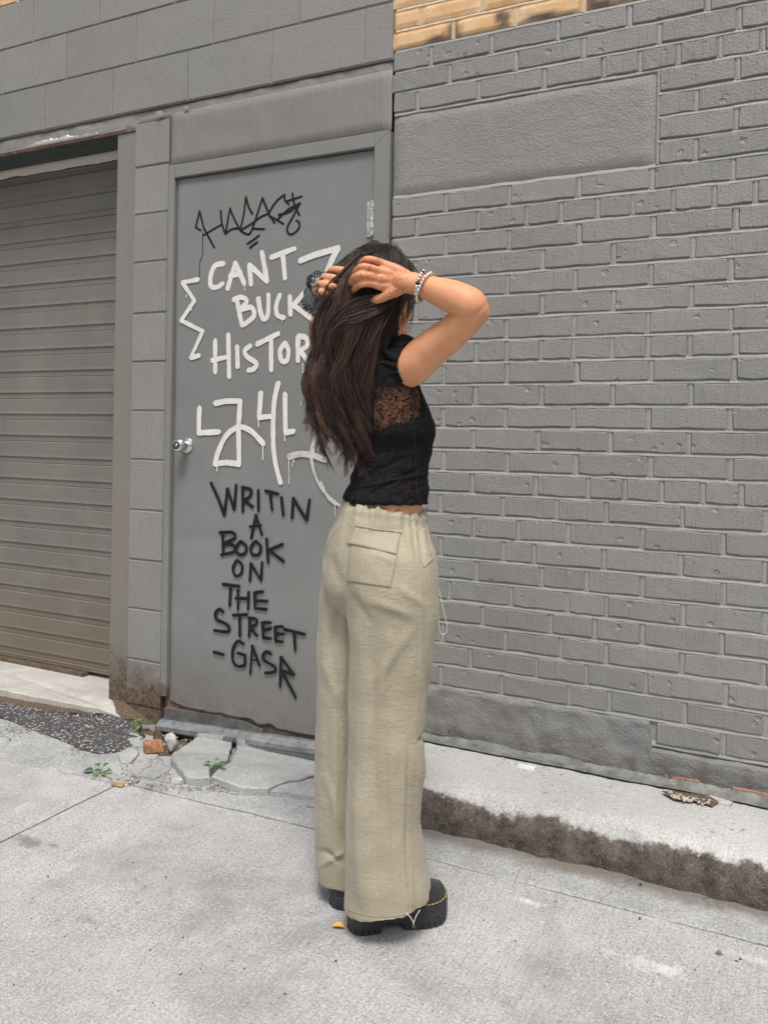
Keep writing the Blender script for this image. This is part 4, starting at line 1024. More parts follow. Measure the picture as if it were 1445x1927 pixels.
# right arm
limb(UB, [(742,690,2.0,.052),(772,690,1.935,.0465),(805,662,1.90,.0420),(842,633,1.865,.0385),(872,606,1.83,.0350),(888,588,1.812,.0345)])
ball(UB, pz(904,588,1.806), .020, .02, .024); ball(UB, pz(899,568,1.804), .020, .02, .018)
limb(UB, [(891,583,1.808,.0335),(884,575,1.806,.0375),(868,566,1.812,.0368),(845,556,1.822,.0346),(815,545,1.838,.0288),(792,537,1.850,.0250),(770,532,1.858,.0238),(756,530,1.860,.0235)])
# right hand: palm as a flattened block of tendons
pal = [(766,529,1.860)]
MC = [(724,499,1.868),(717,511,1.862),(714,524,1.861),(718,538,1.866)]           # little, ring, middle, index knuckles
for q, (x, y, Z) in enumerate(MC):
    limb(UB, [(764,519+q*7,1.862,.0135),(745,y*0.55+(519+q*7)*0.45,1.864,.0130),(x,y,Z,.0110)], n=14)
fing = [[(724,497,1.870,.0088),(706,490,1.862,.0078),(692,488,1.860,.0080),(684,491,1.872,.0074),(679,496,1.892,.0066),(676,501,1.91,.006)],
        [(716,511,1.862,.0092),(698,504,1.853,.0080),(683,502,1.852,.0084),(674,506,1.866,.0077),(668,512,1.888,.0070),(665,518,1.91,.0063)],
        [(713,525,1.862,.0094),(693,519,1.850,.0082),(677,518,1.850,.0087),(667,522,1.865,.0080),(662,530,1.888,.0072),(660,536,1.912,.0065)],
        [(718,540,1.868,.0094),(699,534,1.857,.0081),(682,534,1.856,.0084),(673,538,1.869,.0077),(667,545,1.892,.0070),(664,551,1.912,.0063)]]
for f_ in fing: limb(UB, f_, n=14)
limb(UB, [(760,537,1.862,.0160),(745,546,1.862,.0150),(732,553,1.864,.0125),(720,560,1.870,.0100),(708,564,1.878,.0098),(700,568,1.892,.0088)], n=14)
# left arm and hand
limb(UB, [(700,694,2.10,.050),(668,696,2.19,.044),(640,672,2.25,.040),(618,648,2.30,.0355)])
limb(UB, [(616,648,2.30,.0345),(608,640,2.25,.036),(607,620,2.18,.034),(612,595,2.11,.027),(618,575,2.06,.0235)])
for q, (x, y, Z) in enumerate([(634,522,2.03),(626,533,2.025),(619,545,2.02),(616,556,2.02)]):
    limb(UB, [(622+q*2,578,2.055,.014),(630-q,556,2.04,.0135),(x,y,Z,.0115)], n=14)
for f_ in [[(630,522,2.02,.0100),(622,513,1.99,.0092),(628,508,1.955,.0092),(646,509,1.93,.0084),(664,514,1.945,.007)],
           [(622,533,2.015,.0102),(610,525,1.985,.0094),(614,522,1.95,.0096),(632,524,1.925,.0086),(652,529,1.94,.0072)],
           [(614,545,2.01,.0102),(600,537,1.983,.0094),(604,535,1.948,.0097),(621,537,1.92,.0086),(642,543,1.936,.0072)],
           [(611,556,2.01,.0098),(595,549,1.983,.0088),(599,548,1.95,.0090),(614,551,1.925,.0080),(632,557,1.94,.0066)]]: limb(UB, f_, n=14)
limb(UB, [(622,572,2.04,.014),(634,566,2.01,.012),(648,560,1.985,.0098),(660,553,1.965,.0088)], n=14)
bme = remesh(UB, 0.0022, 3, 0.5)
LB = MB()
loft(LB, [(660,990,792,995,2.05,.09),(645,1030,798,1035,2.05,.11),(640,1080,800,1085,2.05,.11),(660,1120,790,1120,2.05,.09)])
limb(LB, [(755,1080,2.01,.07),(745,1200,1.99,.066),(740,1350,1.98,.052),(725,1450,1.99,.048),(705,1600,1.98,.034),(695,1640,1.975,.030),(712,1668,1.975,.024),(780,1668,1.99,.022)])
limb(LB, [(672,1080,2.10,.065),(660,1200,2.12,.06),(655,1350,2.12,.05),(652,1450,2.12,.045),(648,1560,2.10,.034),(648,1590,2.10,.030),(660,1608,2.10,.024),(700,1608,2.12,.022)])
lme = remesh(LB, 0.007, 2)
bmj = bmesh.new(); bmj.from_mesh(bme); bmj.from_mesh(lme); bmj.to_mesh(bme); bmj.free(); bpy.data.meshes.remove(lme)
V = npv(bme); u, v, z = projn(V); N_ = npn(bme)
near = (N_ @ np.array(VF)) < 0.15
hn = ((u > 655) & (u < 770) & (v > 484) & (v < 572) & (z < 1.91)).astype(float) * np.clip((772-u)/14, 0, 1) * near
fattr(bme, 'henna', hn)
fl = np.zeros(len(V))
for (cx, cy, cz, r) in ((686,491,1.86,.014),(677,504,1.855,.014),(669,518,1.853,.014),(675,533,1.857,.014),(893,583,1.80,.035),(700,566,1.885,.012)):
    c = np.array(pz(cx, cy, cz)); fl = np.maximum(fl, np.exp(-((V-c)**2).sum(1)/r**2))
fl = np.maximum(fl, 0.55*hn); fattr(bme, 'flush', fl)
body = finish(bme, 'body', m_skin, wo)
# eyes and lips of the face (turned away from the camera)
for s in (-1, 1):
    mb = MB(); ball(mb, hc + hf*0.083 + hr*s*0.031 + VU*0.002, .0115, .0115, .0105, hax); e = mb.build('eye', simple('eye_white', (0.7,0.68,0.65), 0.2), wo, True)
    mb = MB(); ball(mb, hc + hf*0.0925 + hr*s*0.031 + VU*0.002, .0052, .003, .0052, hax); mb.build('iris', m_brow, wo, True)
    mb = MB(); mb.tube([hc + hf*0.097 + hr*s*0.015 + VU*0.024, hc + hf*0.096 + hr*s*0.03 + VU*0.029, hc + hf*0.085 + hr*s*0.047 + VU*0.024], [.002,.0028,.001], 8); mb.build('eyebrow', m_brow, wo, True)

# ---- trousers ------------------------------------------------------
TB = MB()
loft(TB, [(648,940,796,962,2.05,.113),(645,946,799,967,2.05,.118),(634,972,806,985,2.05,.127),(622,1000,813,1010,2.05,.132),(613,1035,819,1042,2.05,.139),(609,1070,823,1075,2.05,.137),(612,1110,822,1112,2.05,.128),(640,1150,812,1152,2.05,.10)], sq=2.25)
loft(TB, [(668,985,806,990,2.0,.07),(655,1030,818,1034,1.99,.108),(650,1068,823,1070,1.985,.120),(650,1105,826,1108,1.98,.120),(653,1150,826,1155,1.98,.116),(657,1200,820,1205,1.98,.110),(658,1250,814,1252,1.98,.106),
          (658,1300,808,1302,1.98,.102),(658,1335,801,1338,1.98,.100),(659,1365,796,1368,1.98,.099),(659,1385,798,1388,1.98,.100),(659,1410,802,1413,1.98,.101),(659,1440,803,1440,1.98,.102),(658,1480,798,1478,1.98,.103),(657,1520,794,1518,1.98,.104),(657,1560,796,1558,1.98,.106),(656,1610,802,1604,1.98,.109),(655,1650,807,1636,1.98,.112),(654,1680,810,1662,1.98,.113),(654,1699,809,1674,1.98,.113)], sq=2.5)
loft(TB, [(622,990,700,990,2.10,.07),(611,1035,712,1035,2.11,.10),(607,1070,716,1070,2.115,.108),(605,1105,716,1105,2.12,.106),(603,1150,712,1150,2.12,.10),(601,1200,708,1200,2.12,.096),(597,1300,702,1300,2.12,.09),(594,1400,700,1400,2.12,.088),
          (592,1500,700,1500,2.12,.088),(594,1580,702,1580,2.12,.088),(597,1630,702,1630,2.12,.085),(600,1645,700,1646,2.12,.083)], sq=2.4)
pme = remesh(TB, 0.0042, 3, 0.6)
V = npv(pme); N_ = npn(pme); u, v, z = projn(V)
ax_ = np.array([noise.noise(Vector((p[0]*9, p[1]*9, p[2]*2.2))) for p in V])
b1 = np.array([noise.noise(Vector((p[0]*16+4, p[1]*16, p[2]*16))) for p in V])
b2 = np.array([noise.noise(Vector((p[0]*30+4, p[1]*30, p[2]*11))) for p in V])
leg = np.clip((v-1080)/150, 0, 1)
d = 0.012*ax_*(0.3+0.7*leg) + 0.0045*leg*np.array([noise.noise(Vector((p[0]*26, p[1]*26, p[2]*1.6+7))) for p in V]) + 0.0028*b1 + 0.0016*b2
# gathers under the waistband
wl = 950 + (u-645)*0.11
g = np.exp(-np.clip(v-wl, 0, None)/22.0)
ang = np.arctan2(z-2.05, (u-720)/800)
d += g*0.0026*np.sin(ang*34 + 2.5*np.sin(ang*7)) + g*0.003*np.sin(ang*15+1) + 0.002*np.exp(-((v-wl-10)/5.0)**2)
# drag lines: a few soft oblique folds
def fold(x0, y0, x1, y1, w, amp, nearz=2.1):
    L2 = (x1-x0)**2+(y1-y0)**2; t_ = np.clip(((u-x0)*(x1-x0)+(v-y0)*(y1-y0))/L2, 0, 1)
    dx = u-(x0+t_*(x1-x0)); dy = v-(y0+t_*(y1-y0)); env = np.sin(np.pi*np.clip(t_, 0.02, 0.98))**0.6
    return 1.7*amp*np.exp(-(dx*dx+dy*dy)/w**2)*env*(z < nearz)
for a in [(786,968,800,1075,5,-.005),(775,968,783,1040,4,-.004),(800,975,815,1030,5,-.004),(756,966,765,1015,4,-.003),(740,1180,690,1420,12,.004),(700,1240,705,1700,11,-.004),(735,1330,742,1700,10,.004),
          (768,1400,770,1690,6,-.004),(760,1430,755,1600,5,.003),(785,1395,802,1375,4,-.006),(660,1120,700,1180,9,-.003),(690,1130,780,1160,9,.003),(780,1180,700,1290,10,.003),(672,1450,676,1700,9,.003),
          (612,1240,640,1330,9,.004),(645,1130,620,1230,9,-.004),(610,1450,645,1560,9,.004),(600,1600,650,1625,6,-.005),(604,1630,650,1600,5,.004),(620,1040,640,1100,8,-.003),(630,1330,632,1620,8,.004),
          (700,1040,740,1055,6,.003),(750,1105,800,1140,8,.003),(800,1250,808,1350,5,-.004)]: d += fold(*a)
# sunk and raised lines of the side seam
seam_pts = [(791,968),(789,1020),(795,1090),(797,1160),(795,1250),(789,1330),(783,1400),(779,1480),(776,1560),(775,1640),(776,1712)]
for a, b in zip(seam_pts[:-1], seam_pts[1:]): d = np.minimum(d, d) + 0
V += N_*d[:, None]
setv(pme, V)
pants = finish(pme, 'trousers', m_pants, wo); pants['label'] = 'crinkled khaki wide-leg trousers'
_pb = None
def bvh(o):
    off = chain_origin(o.parent) + o.location if o.parent else o.location
    me = o.data; return BVHTree.FromPolygons([Vector(v.co) + off for v in me.vertices], [tuple(p.vertices) for p in me.polygons])
PB = bvh(pants)
def hit(bv, x, y, dflt=None):
    dr_ = ray(x, y).normalized(); h = bv.ray_cast(CAM, dr_)
    return (h[0], h[1]) if h[0] else (dflt, -dr_)
def surf_line(bv, pts, r, name, mat, parent, off=0.0, n=6, step=6):
    C = crom(pts, 6); P = []
    for c in C:
        h = hit(bv, c[0], c[1])
        if h[0] is None: continue
        nn = h[1] if h[1].dot(ray(c[0], c[1])) < 0 else -h[1]
        P.append(h[0] + nn*off)
    if len(P) < 2: return None
    P = [P[0]] + [P[i] for i in range(1, len(P)) if (P[i]-P[i-1]).length < 0.06]
    mb = MB(); mb.tube(P, r, n); return mb.build(name, mat, parent, True)
def surf_patch(bv, quad, nu, nv, th, name, mat, parent, lift=None):
    """a cloth patch over the mesh, quad = 4 photo points, clockwise from upper left"""
    vs = []; 
    for j in range(nv+1):
        for i in range(nu+1):
            a, b = i/nu, j/nv
            x = (quad[0][0]*(1-a)+quad[1][0]*a)*(1-b) + (quad[3][0]*(1-a)+quad[2][0]*a)*b
            y = (quad[0][1]*(1-a)+quad[1][1]*a)*(1-b) + (quad[3][1]*(1-a)+quad[2][1]*a)*b
            h = hit(bv, x, y); nn = h[1] if h[1].dot(ray(x, y)) < 0 else -h[1]
            e = (i in (0, nu) or j in (0, nv))
            l = th + (lift(a, b) if lift else 0)
            vs.append((h[0], nn, l, e))
    out = [p + n*(l*(0.75 if e else 1.0)) for p, n, l, e in vs]
    # smooth once so that the patch bridges the crinkles
    W = nu+1
    for _ in range(2):
        o2 = list(out)
        for j in range(1, nv):
            for i in range(1, nu):
                k = j*W+i; o2[k] = (out[k]*2+out[k-1]+out[k+1]+out[k-W]+out[k+W])/6
        out = o2
    fs = [(j*W+i, (j+1)*W+i, (j+1)*W+i+1, j*W+i+1) for j in range(nv) for i in range(nu)]
    ringi = list(range(W)) + [j*W+nu for j in range(1, nv+1)] + [nv*W+i for i in range(nu-1, -1, -1)] + [j*W for j in range(nv-1, 0, -1)]
    b = len(out); out += [vs[r][0] - vs[r][1]*0.001 for r in ringi]; n = len(ringi)
    fs += [(ringi[k], ringi[(k+1) % n], b+(k+1) % n, b+k) for k in range(n)]
    return mesh(name, out, fs, mat, parent, smooth=True)
pk = surf_patch(PB, [(662,1012),(751,1030),(735,1106),(653,1094)], 26, 24, 0.0022, 'back_pocket', m_pants, pants)
fl_ = surf_patch(PB, [(671,988),(756,1003),(745,1045),(655,1023)], 24, 12, 0.0032, 'pocket_flap', m_pants, pants, lift=lambda a, b: 0.0035*b*b + 0.0012*math.sin(a*30)*(1-b))
surf_line(PB, [(671,990),(714,997),(755,1004)], 0.0012, 'stitch_line', m_pants, pants, 0.0045)
surf_line(PB, [(791,972),(788,1030),(795,1090),(797,1160),(795,1250),(789,1330),(783,1400),(779,1480),(776,1560),(775,1640),(776,1708)], 0.0011, 'side_seam', m_pants, pants, 0.0006)
surf_line(PB, [(780,1390),(775,1480),(771,1560),(769,1640),(768,1706)], 0.0010, 'side_seam', m_pants, pants, 0.0004)
surf_line(PB, [(637,992),(620,1020),(612,1045),(610,1080)], 0.0012, 'pocket_seam', m_pants, pants, 0.0003)
surf_line(PB, [(655,1712),(690,1722),(735,1724),(775,1716)], 0.0010, 'hem_seam', m_pants, pants, 0.0005)
# slanted front pocket: an opening lip; a darker khaki tube paints the gap's shade
m_shadow = simple('khaki_gap_shade', (0.30, 0.26, 0.18), 0.8)
surf_line(PB, [(800,985),(808,1020),(813,1040),(811,1052),(797,1068)], 0.0018, 'front_pocket_edge', m_pants, pants, 0.0016)
surf_line(PB, [(803,990),(808,1015),(811,1035),(810,1046)], 0.0024, 'front_pocket_gap_shade', m_shadow, pants, -0.0008)
# waist cords and toggles
def cord(pts, r, name, mat, parent): 
    C = crom([tuple(pz(*p)) for p in pts], 8); mb = MB(); mb.tube([Vector(c) for c in C], r, 8); return mb.build(name, mat, parent, True)
cord([(822,1085,1.99),(826,1110,1.985),(835,1150,1.98),(841,1180,1.98),(838,1192,1.98),(830,1192,1.98),(826,1180,1.98),(825,1150,1.98),(823,1110,1.99)], 0.00095, 'drawcord', m_cord, pants)
cord([(764,1718,1.868),(772,1726,1.862),(777,1735,1.86),(779,1745,1.86)], 0.0008, 'hem_cord', m_cord, pants)
cord([(790,1712,1.868),(783,1724,1.862),(779,1735,1.86),(777,1745,1.86)], 0.0008, 'hem_cord', m_cord, pants)
mb = MB(); mb.tube([pz(773,1744,1.858), pz(784,1744,1.858)], 0.0032, 10); mb.build('cord_toggle', m_bead, pants, True)

# ---- lace top ------------------------------------------------------
def lacetop():
    secs = [(655,939,799,945,2.05,.114),(650,934,800,941,2.05,.116),(652,924,802,934,2.05,.114),(660,910,805,920,2.05,.110),(661,896,802,903,2.05,.106),(668,880,804,884,2.05,.105),(673,862,806,864,2.05,.106),
            (674,838,812,838,2.05,.111),(674,812,817,812,2.04,.117),(674,785,811,785,2.04,.120),(675,760,801,760,2.04,.122),(677,738,791,738,2.04,.127),(681,712,780,712,2.04,.132),(688,690,768,690,2.04,.122),(698,670,752,670,2.05,.085),(702,660,745,660,2.05,.062)]
    S = crom([tuple(s) for s in secs], 7); n = 150; vs = []
    for s in S: vs += ring(*s[:6], n=n, sq=2.2)
    fs = [(i*n+k, i*n+(k+1) % n, (i+1)*n+(k+1) % n, (i+1)*n+k) for i in range(len(S)-1) for k in range(n)]
    me = bpy.data.meshes.new('lace_top'); me.from_pydata([tuple(v) for v in vs], [], fs); me.update()
    V = npv(me); N_ = npn(me); u, v, z = projn(V)
    c = V.reshape(len(S), n, 3).mean(1).repeat(n, 0); out = V - c; s_ = np.sign((N_*out).sum(1)); N_ *= s_[:, None]
    d = np.array([0.003*noise.noise(Vector((p[0]*14, p[1]*14, p[2]*30))) + 0.0015*noise.noise(Vector((p[0]*40, p[1]*40, p[2]*60))) for p in V])
    # drag wrinkles rising from the lower left to the bust
    for (x0, y0, x1, y1, w, a) in ((668,905,760,862,4,-.004),(700,930,790,878,4,-.004),(680,918,800,890,3,.004),(672,880,740,850,4,.003),(690,860,800,835,5,-.002),(720,935,800,905,4,.003),(665,925,700,915,4,-.003)):
        L2 = (x1-x0)**2+(y1-y0)**2; t_ = np.clip(((u-x0)*(x1-x0)+(v-y0)*(y1-y0))/L2, 0, 1)
        d += a*np.exp(-((u-(x0+t_*(x1-x0)))**2+(v-(y0+t_*(y1-y0)))**2)/w**2)*(z < 2.06)
    hem = np.exp(-((v-(941+(u-650)*0.055))/7.0)**2); d += hem*0.0025 + hem*0.0035*np.sin(np.arctan2(z-2.05, (u-725)/800)*23)
    V += N_*(d+0.003)[:, None]; setv(me, V)
    sh = np.clip((u-690)/10, 0, 1)*np.clip((798-u)/8, 0, 1)*np.clip((v-722)/8, 0, 1)*np.clip((818-(u-690)*0.28+np.sin(u/7)*3-v)/6, 0, 1)*(z < 2.06)
    sh2 = np.exp(-((u-762)/26)**2-((v-(918+(u-762)*-0.05))/9)**2)*(z < 2.06)
    fattr(me, 'sheer', np.clip(sh + 0.75*(sh2 > 0.4), 0, 1))
    o = finish(me, 'lace_top', m_lace, wo); md = o.modifiers.new('s', 'SOLIDIFY'); md.thickness = 0.0015; md.offset = -1
    return o
top = lacetop(); top['label'] = 'fitted black lace top with a sheer upper back'
TBV = bvh(top)
surf_line(TBV, [(778,722),(779,760),(778,800),(781,850),(783,900),(786,945)], 0.0011, 'side_seam', m_frill, top, 0.0006)
def sleeve(p0, p1, ks=1.0):
    a0 = pz(*p0); a1 = pz(*p1); ax = (a1-a0).normalized(); e1 = (VU - ax*VU.dot(ax)).normalized(); e2 = ax.cross(e1)
    prof = [(-0.35,.036),(-0.2,.046),(0.0,.0505),(0.2,.0545),(0.4,.057),(0.6,.0575),(0.8,.0560),(0.93,.0525),(1.0,.0495),(1.02,.047),(0.985,.0450)]
    S = crom(prof, 5); n = 220; vs = []
    L = (a1-a0).length
    for i, (t, r) in enumerate(S):
        for k in range(n):
            w = 2*math.pi*k/n
            rip = math.sin(w*13 + 2.0*math.sin(w*3+1) + 1.6*math.sin(t*4))*0.0062 + 0.0015*math.sin(w*31+3*t) + 0.003*noise.noise(Vector((math.cos(w)*3, math.sin(w)*3, t*5)))
            env = 0.2 + 0.8*math.exp(-((t-0.5)/0.36)**2)
            rr = r*ks + rip*env
            sq_ = 1.0 + 0.10*math.cos(w)
            vs.append(a0 + ax*L*t + e1*math.cos(w)*rr*sq_ + e2*math.sin(w)*rr*1.02 - VU*0.0)
    fs = [(i*n+k, i*n+(k+1) % n, (i+1)*n+(k+1) % n, (i+1)*n+k) for i in range(len(S)-1) for k in range(n)]
    me = bpy.data.meshes.new('sleeve'); me.from_pydata([tuple(v) for v in vs], [], fs); me.update(); fattr(me, 'sheer', np.zeros(len(vs)))
    o = finish(me, 'puff_sleeve', m_lace, top); md = o.modifiers.new('s', 'SOLIDIFY'); md.thickness = 0.0015
sleeve((724, 684, 2.005), (777, 686, 1.925)); sleeve((704, 692, 2.09), (672, 694, 2.185), .93)

# ---- boots ---------------------------------------------------------
def boot(toe, heel_c, left=False):
    """heel_c: ground point under the back of the heel; toe: unit direction"""
    e1 = toe; e2 = Vector((-toe.y, toe.x, 0)); L = 0.242
    def plan(t):                                   # half widths (inner, outer) along the length
        w = np.interp(t, [0, .03, .10, .2, .35, .5, .65, .78, .88, .95, .99, 1], [.006, .026, .036, .038, .035, .037, .045, .048, .044, .033, .016, .004]); return w
    ts = [0,.01,.03,.06,.1,.15,.2,.27,.34,.41,.48,.55,.62,.69,.76,.82,.87,.91,.945,.97,.99,1.0]
    def P(t, s, z): return heel_c + e1*(t*L) + e2*(s*plan(t)) + VU*z
    out = [(t, 1) for t in ts] + [(t, -1) for t in ts[::-1]]
    spring = lambda t: 0.010*max(0, (t-.75)/.25)**2
    b = empty  # unused
    mb = MB(); lay = [(0.010, .97), (0.014, 1.0), (0.030, 1.0), (0.0305, .985), (0.033, .985), (0.0335, 1.0), (0.049, 1.0), (0.052, .985), (0.0525, .90)]
    n = len(out); vs = []
    for z_, k in lay:
        for t, s in out:
            zz_ = z_ + spring(t)
            if z_ <= 0.014 and 0.30 < t < 0.50: zz_ += 0.006
            vs.append(P(t, s*k, zz_))
    fs = [(i*n+k, i*n+(k+1) % n, (i+1)*n+(k+1) % n, (i+1)*n+k) for i in range(len(lay)-1) for k in range(n)] + [tuple(range(n))[::-1], tuple(range((len(lay)-1)*n, len(lay)*n))]
    mb.add(vs, fs)
    bt = mb.build('boot', m_bsole, wo); bt['label'] = 'black platform boot with yellow stitching'
    # lugs
    lg = MB()
    for (ta, tb) in ((.005,.045),(.055,.105),(.115,.165),(.175,.225),(.235,.29),(.52,.57),(.58,.63),(.64,.69),(.70,.75),(.76,.81),(.82,.87),(.88,.93),(.94,.985)):
        for s in (-1, 1):
            v_ = []
            for z_ in (0.0, 0.013):
                for t, k in ((ta, 1.0), (tb, 1.0), (tb, .35), (ta, .35)): v_.append(P(t, s*k*0.995, z_ + spring(t)))
            lg.add(v_, [(3,2,1,0),(4,5,6,7),(0,1,5,4),(1,2,6,5),(2,3,7,6),(3,0,4,7)])
    lg.build('tread', m_bsole, bt)['kind'] = 'stuff'
    # upper
    up = MB()
    Hh = [(0,.052,.02),(.02,.13,.6),(.10,.145,.85),(.25,.15,.9),(.38,.145,.88),(.48,.122,.86),(.58,.104,.88),(.68,.089,.90),(.78,.084,.90),(.86,.081,.90),(.92,.075,.90),(.96,.070,.9),(.985,.060,.9)]
    S = crom(Hh, 4); m_ = 20; vs = []
    for t, h, w in S:
        t = float(t); wd = plan(max(0.02, min(t, .985)))*0.93
        for k in range(m_+1):
            a = math.pi*k/m_; ca = math.cos(a); sa = math.sin(a)
            vs.append(heel_c + e1*(t*L*0.985+0.002) + e2*(math.copysign(abs(ca)**.75, ca)*wd) + VU*(0.050 + spring(t) + (h-0.050)*abs(sa)**.75))
    fs = [(i*(m_+1)+k, i*(m_+1)+k+1, (i+1)*(m_+1)+k+1, (i+1)*(m_+1)+k) for i in range(len(S)-1) for k in range(m_)]
    up.add(vs, fs); up.build('upper', m_suede, bt, True)
    # welt stitches
    path = [P(t, -0.945, 0.0545 + spring(t)) for t in np.linspace(.03, .99, 160)] + [P(t, 0.945, 0.0545 + spring(t)) for t in np.linspace(.99, .03, 160)]
    cur = 0; seg_ = [path[0]]; st = MB(); on = True; acc = 0
    for a_, b_ in zip(path[:-1], path[1:]):
        acc += (b_-a_).length
        if on: seg_.append(b_)
        if acc > (0.006 if on else 0.0028):
            if on and len(seg_) > 1: st.tube(seg_, 0.0008, 5)
            on = not on; acc = 0; seg_ = [b_]
    st.build('stitching', m_stitch, bt)
    return bt
def dirang(a): a = math.radians(a); d_ = VR*math.cos(a) + VF*math.sin(a); d_.z = 0; return d_.normalized()
hgR = gz(654, 1748, 0.0); hgR.z = 0
boot(dirang(16), hgR)
hgL = gz(621, 1704, 0.0); hgL.z = 0
boot(dirang(24), hgL, True)

# ---- hair ----------------------------------------------------------
HT = [0, .05, .10, .18, .28, .38, .48, .58, .68, .78, .88, 1.0]
HL = [(693,461),(666,472),(655,490),(641,525),(620,566),(601,608),(598,652),(592,703),(587,752),(593,800),(610,850),(638,893)]
HR = [(716,459),(738,470),(752,487),(764,525),(753,562),(742,598),(730,637),(716,690),(708,735),(704,780),(700,830),(698,897)]
HZ = [2.045,2.045,2.045,2.04,2.03,2.02,2.01,2.0,1.995,1.99,1.99,1.99]; HD = [.06,.095,.108,.118,.115,.105,.09,.075,.062,.055,.048,.042]
def hp(t, s, q):
    f_ = lambda a: float(np.interp(t, HT, a))
    xl, yl = f_([a[0] for a in HL]), f_([a[1] for a in HL]); xr, yr = f_([a[0] for a in HR]), f_([a[1] for a in HR])
    c = math.sqrt(max(0, 1-(2*s-1)**2)); Z = f_(HZ) - f_(HD)*(0.25 + 0.75*c)*q
    return xl+(xr-xl)*s, yl+(yr-yl)*s, Z
# inner mass
n = 36; vs = []; TT = np.linspace(0.0, 0.86, 40)
for t in TT:
    f_ = lambda a: float(np.interp(t, HT, a)); taper = 1.0 if t < .6 else max(.35, 1-(t-.6)*2.2)
    xl, yl = f_([a[0] for a in HL]), f_([a[1] for a in HL]); xr, yr = f_([a[0] for a in HR]), f_([a[1] for a in HR])
    mx, my = (xl+xr)/2, (yl+yr)/2; k = 0.84*taper
    back = 0.75 if t > .35 else 0.9
    for v_ in ring(mx+(xl-mx)*k, my+(yl-my)*k, mx+(xr-mx)*k, my+(yr-my)*k, f_(HZ), f_(HD)*0.80*taper, n=n, sq=2.1): vs.append(v_)
fs = [(i*n+k, i*n+(k+1) % n, (i+1)*n+(k+1) % n, (i+1)*n+k) for i in range(len(TT)-1) for k in range(n)] + [tuple(range(n))[::-1], tuple(range((len(TT)-1)*n, len(TT)*n))]
# keep the face side of the head open: the mass is pushed back where the face is
hm = bpy.data.meshes.new('hair'); 
vs2 = []
for v_ in vs:
    q = v_ - hc; fa = q.dot(hf); 
    if q.z < 0.05 and q.z > -0.2 and fa > 0.055 and q.dot(hr) > -0.09: v_ = v_ - hf*(fa-0.055)*0.9
    vs2.append(tuple(v_))
hm.from_pydata(vs2, [], fs); hm.update(); fattr(hm, 'tone', np.full(len(vs2), 0.0))
hair = finish(hm, 'hair', m_hair, wo); hair['label'] = 'long wavy dark brown hair gathered up in both hands'
rs = np.random.RandomState(5)
SV = []; SF = []; ST = []
def strand(P, r0, tone, taper=0.25):
    P = [Vector(p) for p in P]; n_ = len(P); b = len(SV); a = None
    for i, p in enumerate(P):
        t = (P[min(i+1, n_-1)]-P[max(i-1, 0)]).normalized()
        if a is None: a = t.orthogonal().normalized()
        a = (a - t*a.dot(t)).normalized(); c = t.cross(a)
        f_ = i/(n_-1); r = r0*(1 - (1-taper)*max(0, (f_-.6)/.4)**1.5)*(0.6+0.4*min(1, f_*8))
        for w in (0, 2.094, 4.189): SV.append(p + (a*math.cos(w)+c*math.sin(w))*r); ST.append(max(0, min(1, tone[0]+(tone[1]-tone[0])*f_)))
    for i in range(n_-1):
        for k in range(3): SF.append((b+i*3+k, b+i*3+(k+1) % 3, b+(i+1)*3+(k+1) % 3, b+(i+1)*3+k))
NC = 90
clump = [dict(s=rs.uniform(0, 1), e=rs.uniform(0.84, 1.06), ph=rs.uniform(0, 6.28), am=rs.uniform(5, 15), fr=rs.uniform(1.5, 3.2), q=rs.uniform(0.6, 1.06), tone=rs.uniform(0, .5), dx=rs.uniform(-9, 9)) for _ in range(NC)]
def clear_face(p):
    qv = p-hc; fa = qv.dot(hf)
    if qv.z < .045 and fa > .05 and qv.z > -.16: p = p - hf*(fa-.05)*0.95
    return p
for i in range(2600):                       # under layer
    s = rs.uniform(0, 1); e = .80+.1*s-.12*rs.rand(); t0 = abs(rs.normal(0, .06)); pts = []; q0 = rs.uniform(.2, .82)
    for j in range(14):
        t = t0+(e-t0)*j/13; x, y, Z = hp(t, min(1, max(0, s+.02*math.sin(t*8+i))), q0); x += 5*math.sin(t*14+s*8)*t; p = pz(x, y, Z); pts.append(clear_face(p) if t < .5 else p)
    strand(pts, rs.uniform(.0006, .0010), (.0, .12+.2*rs.rand()))
NL = 104
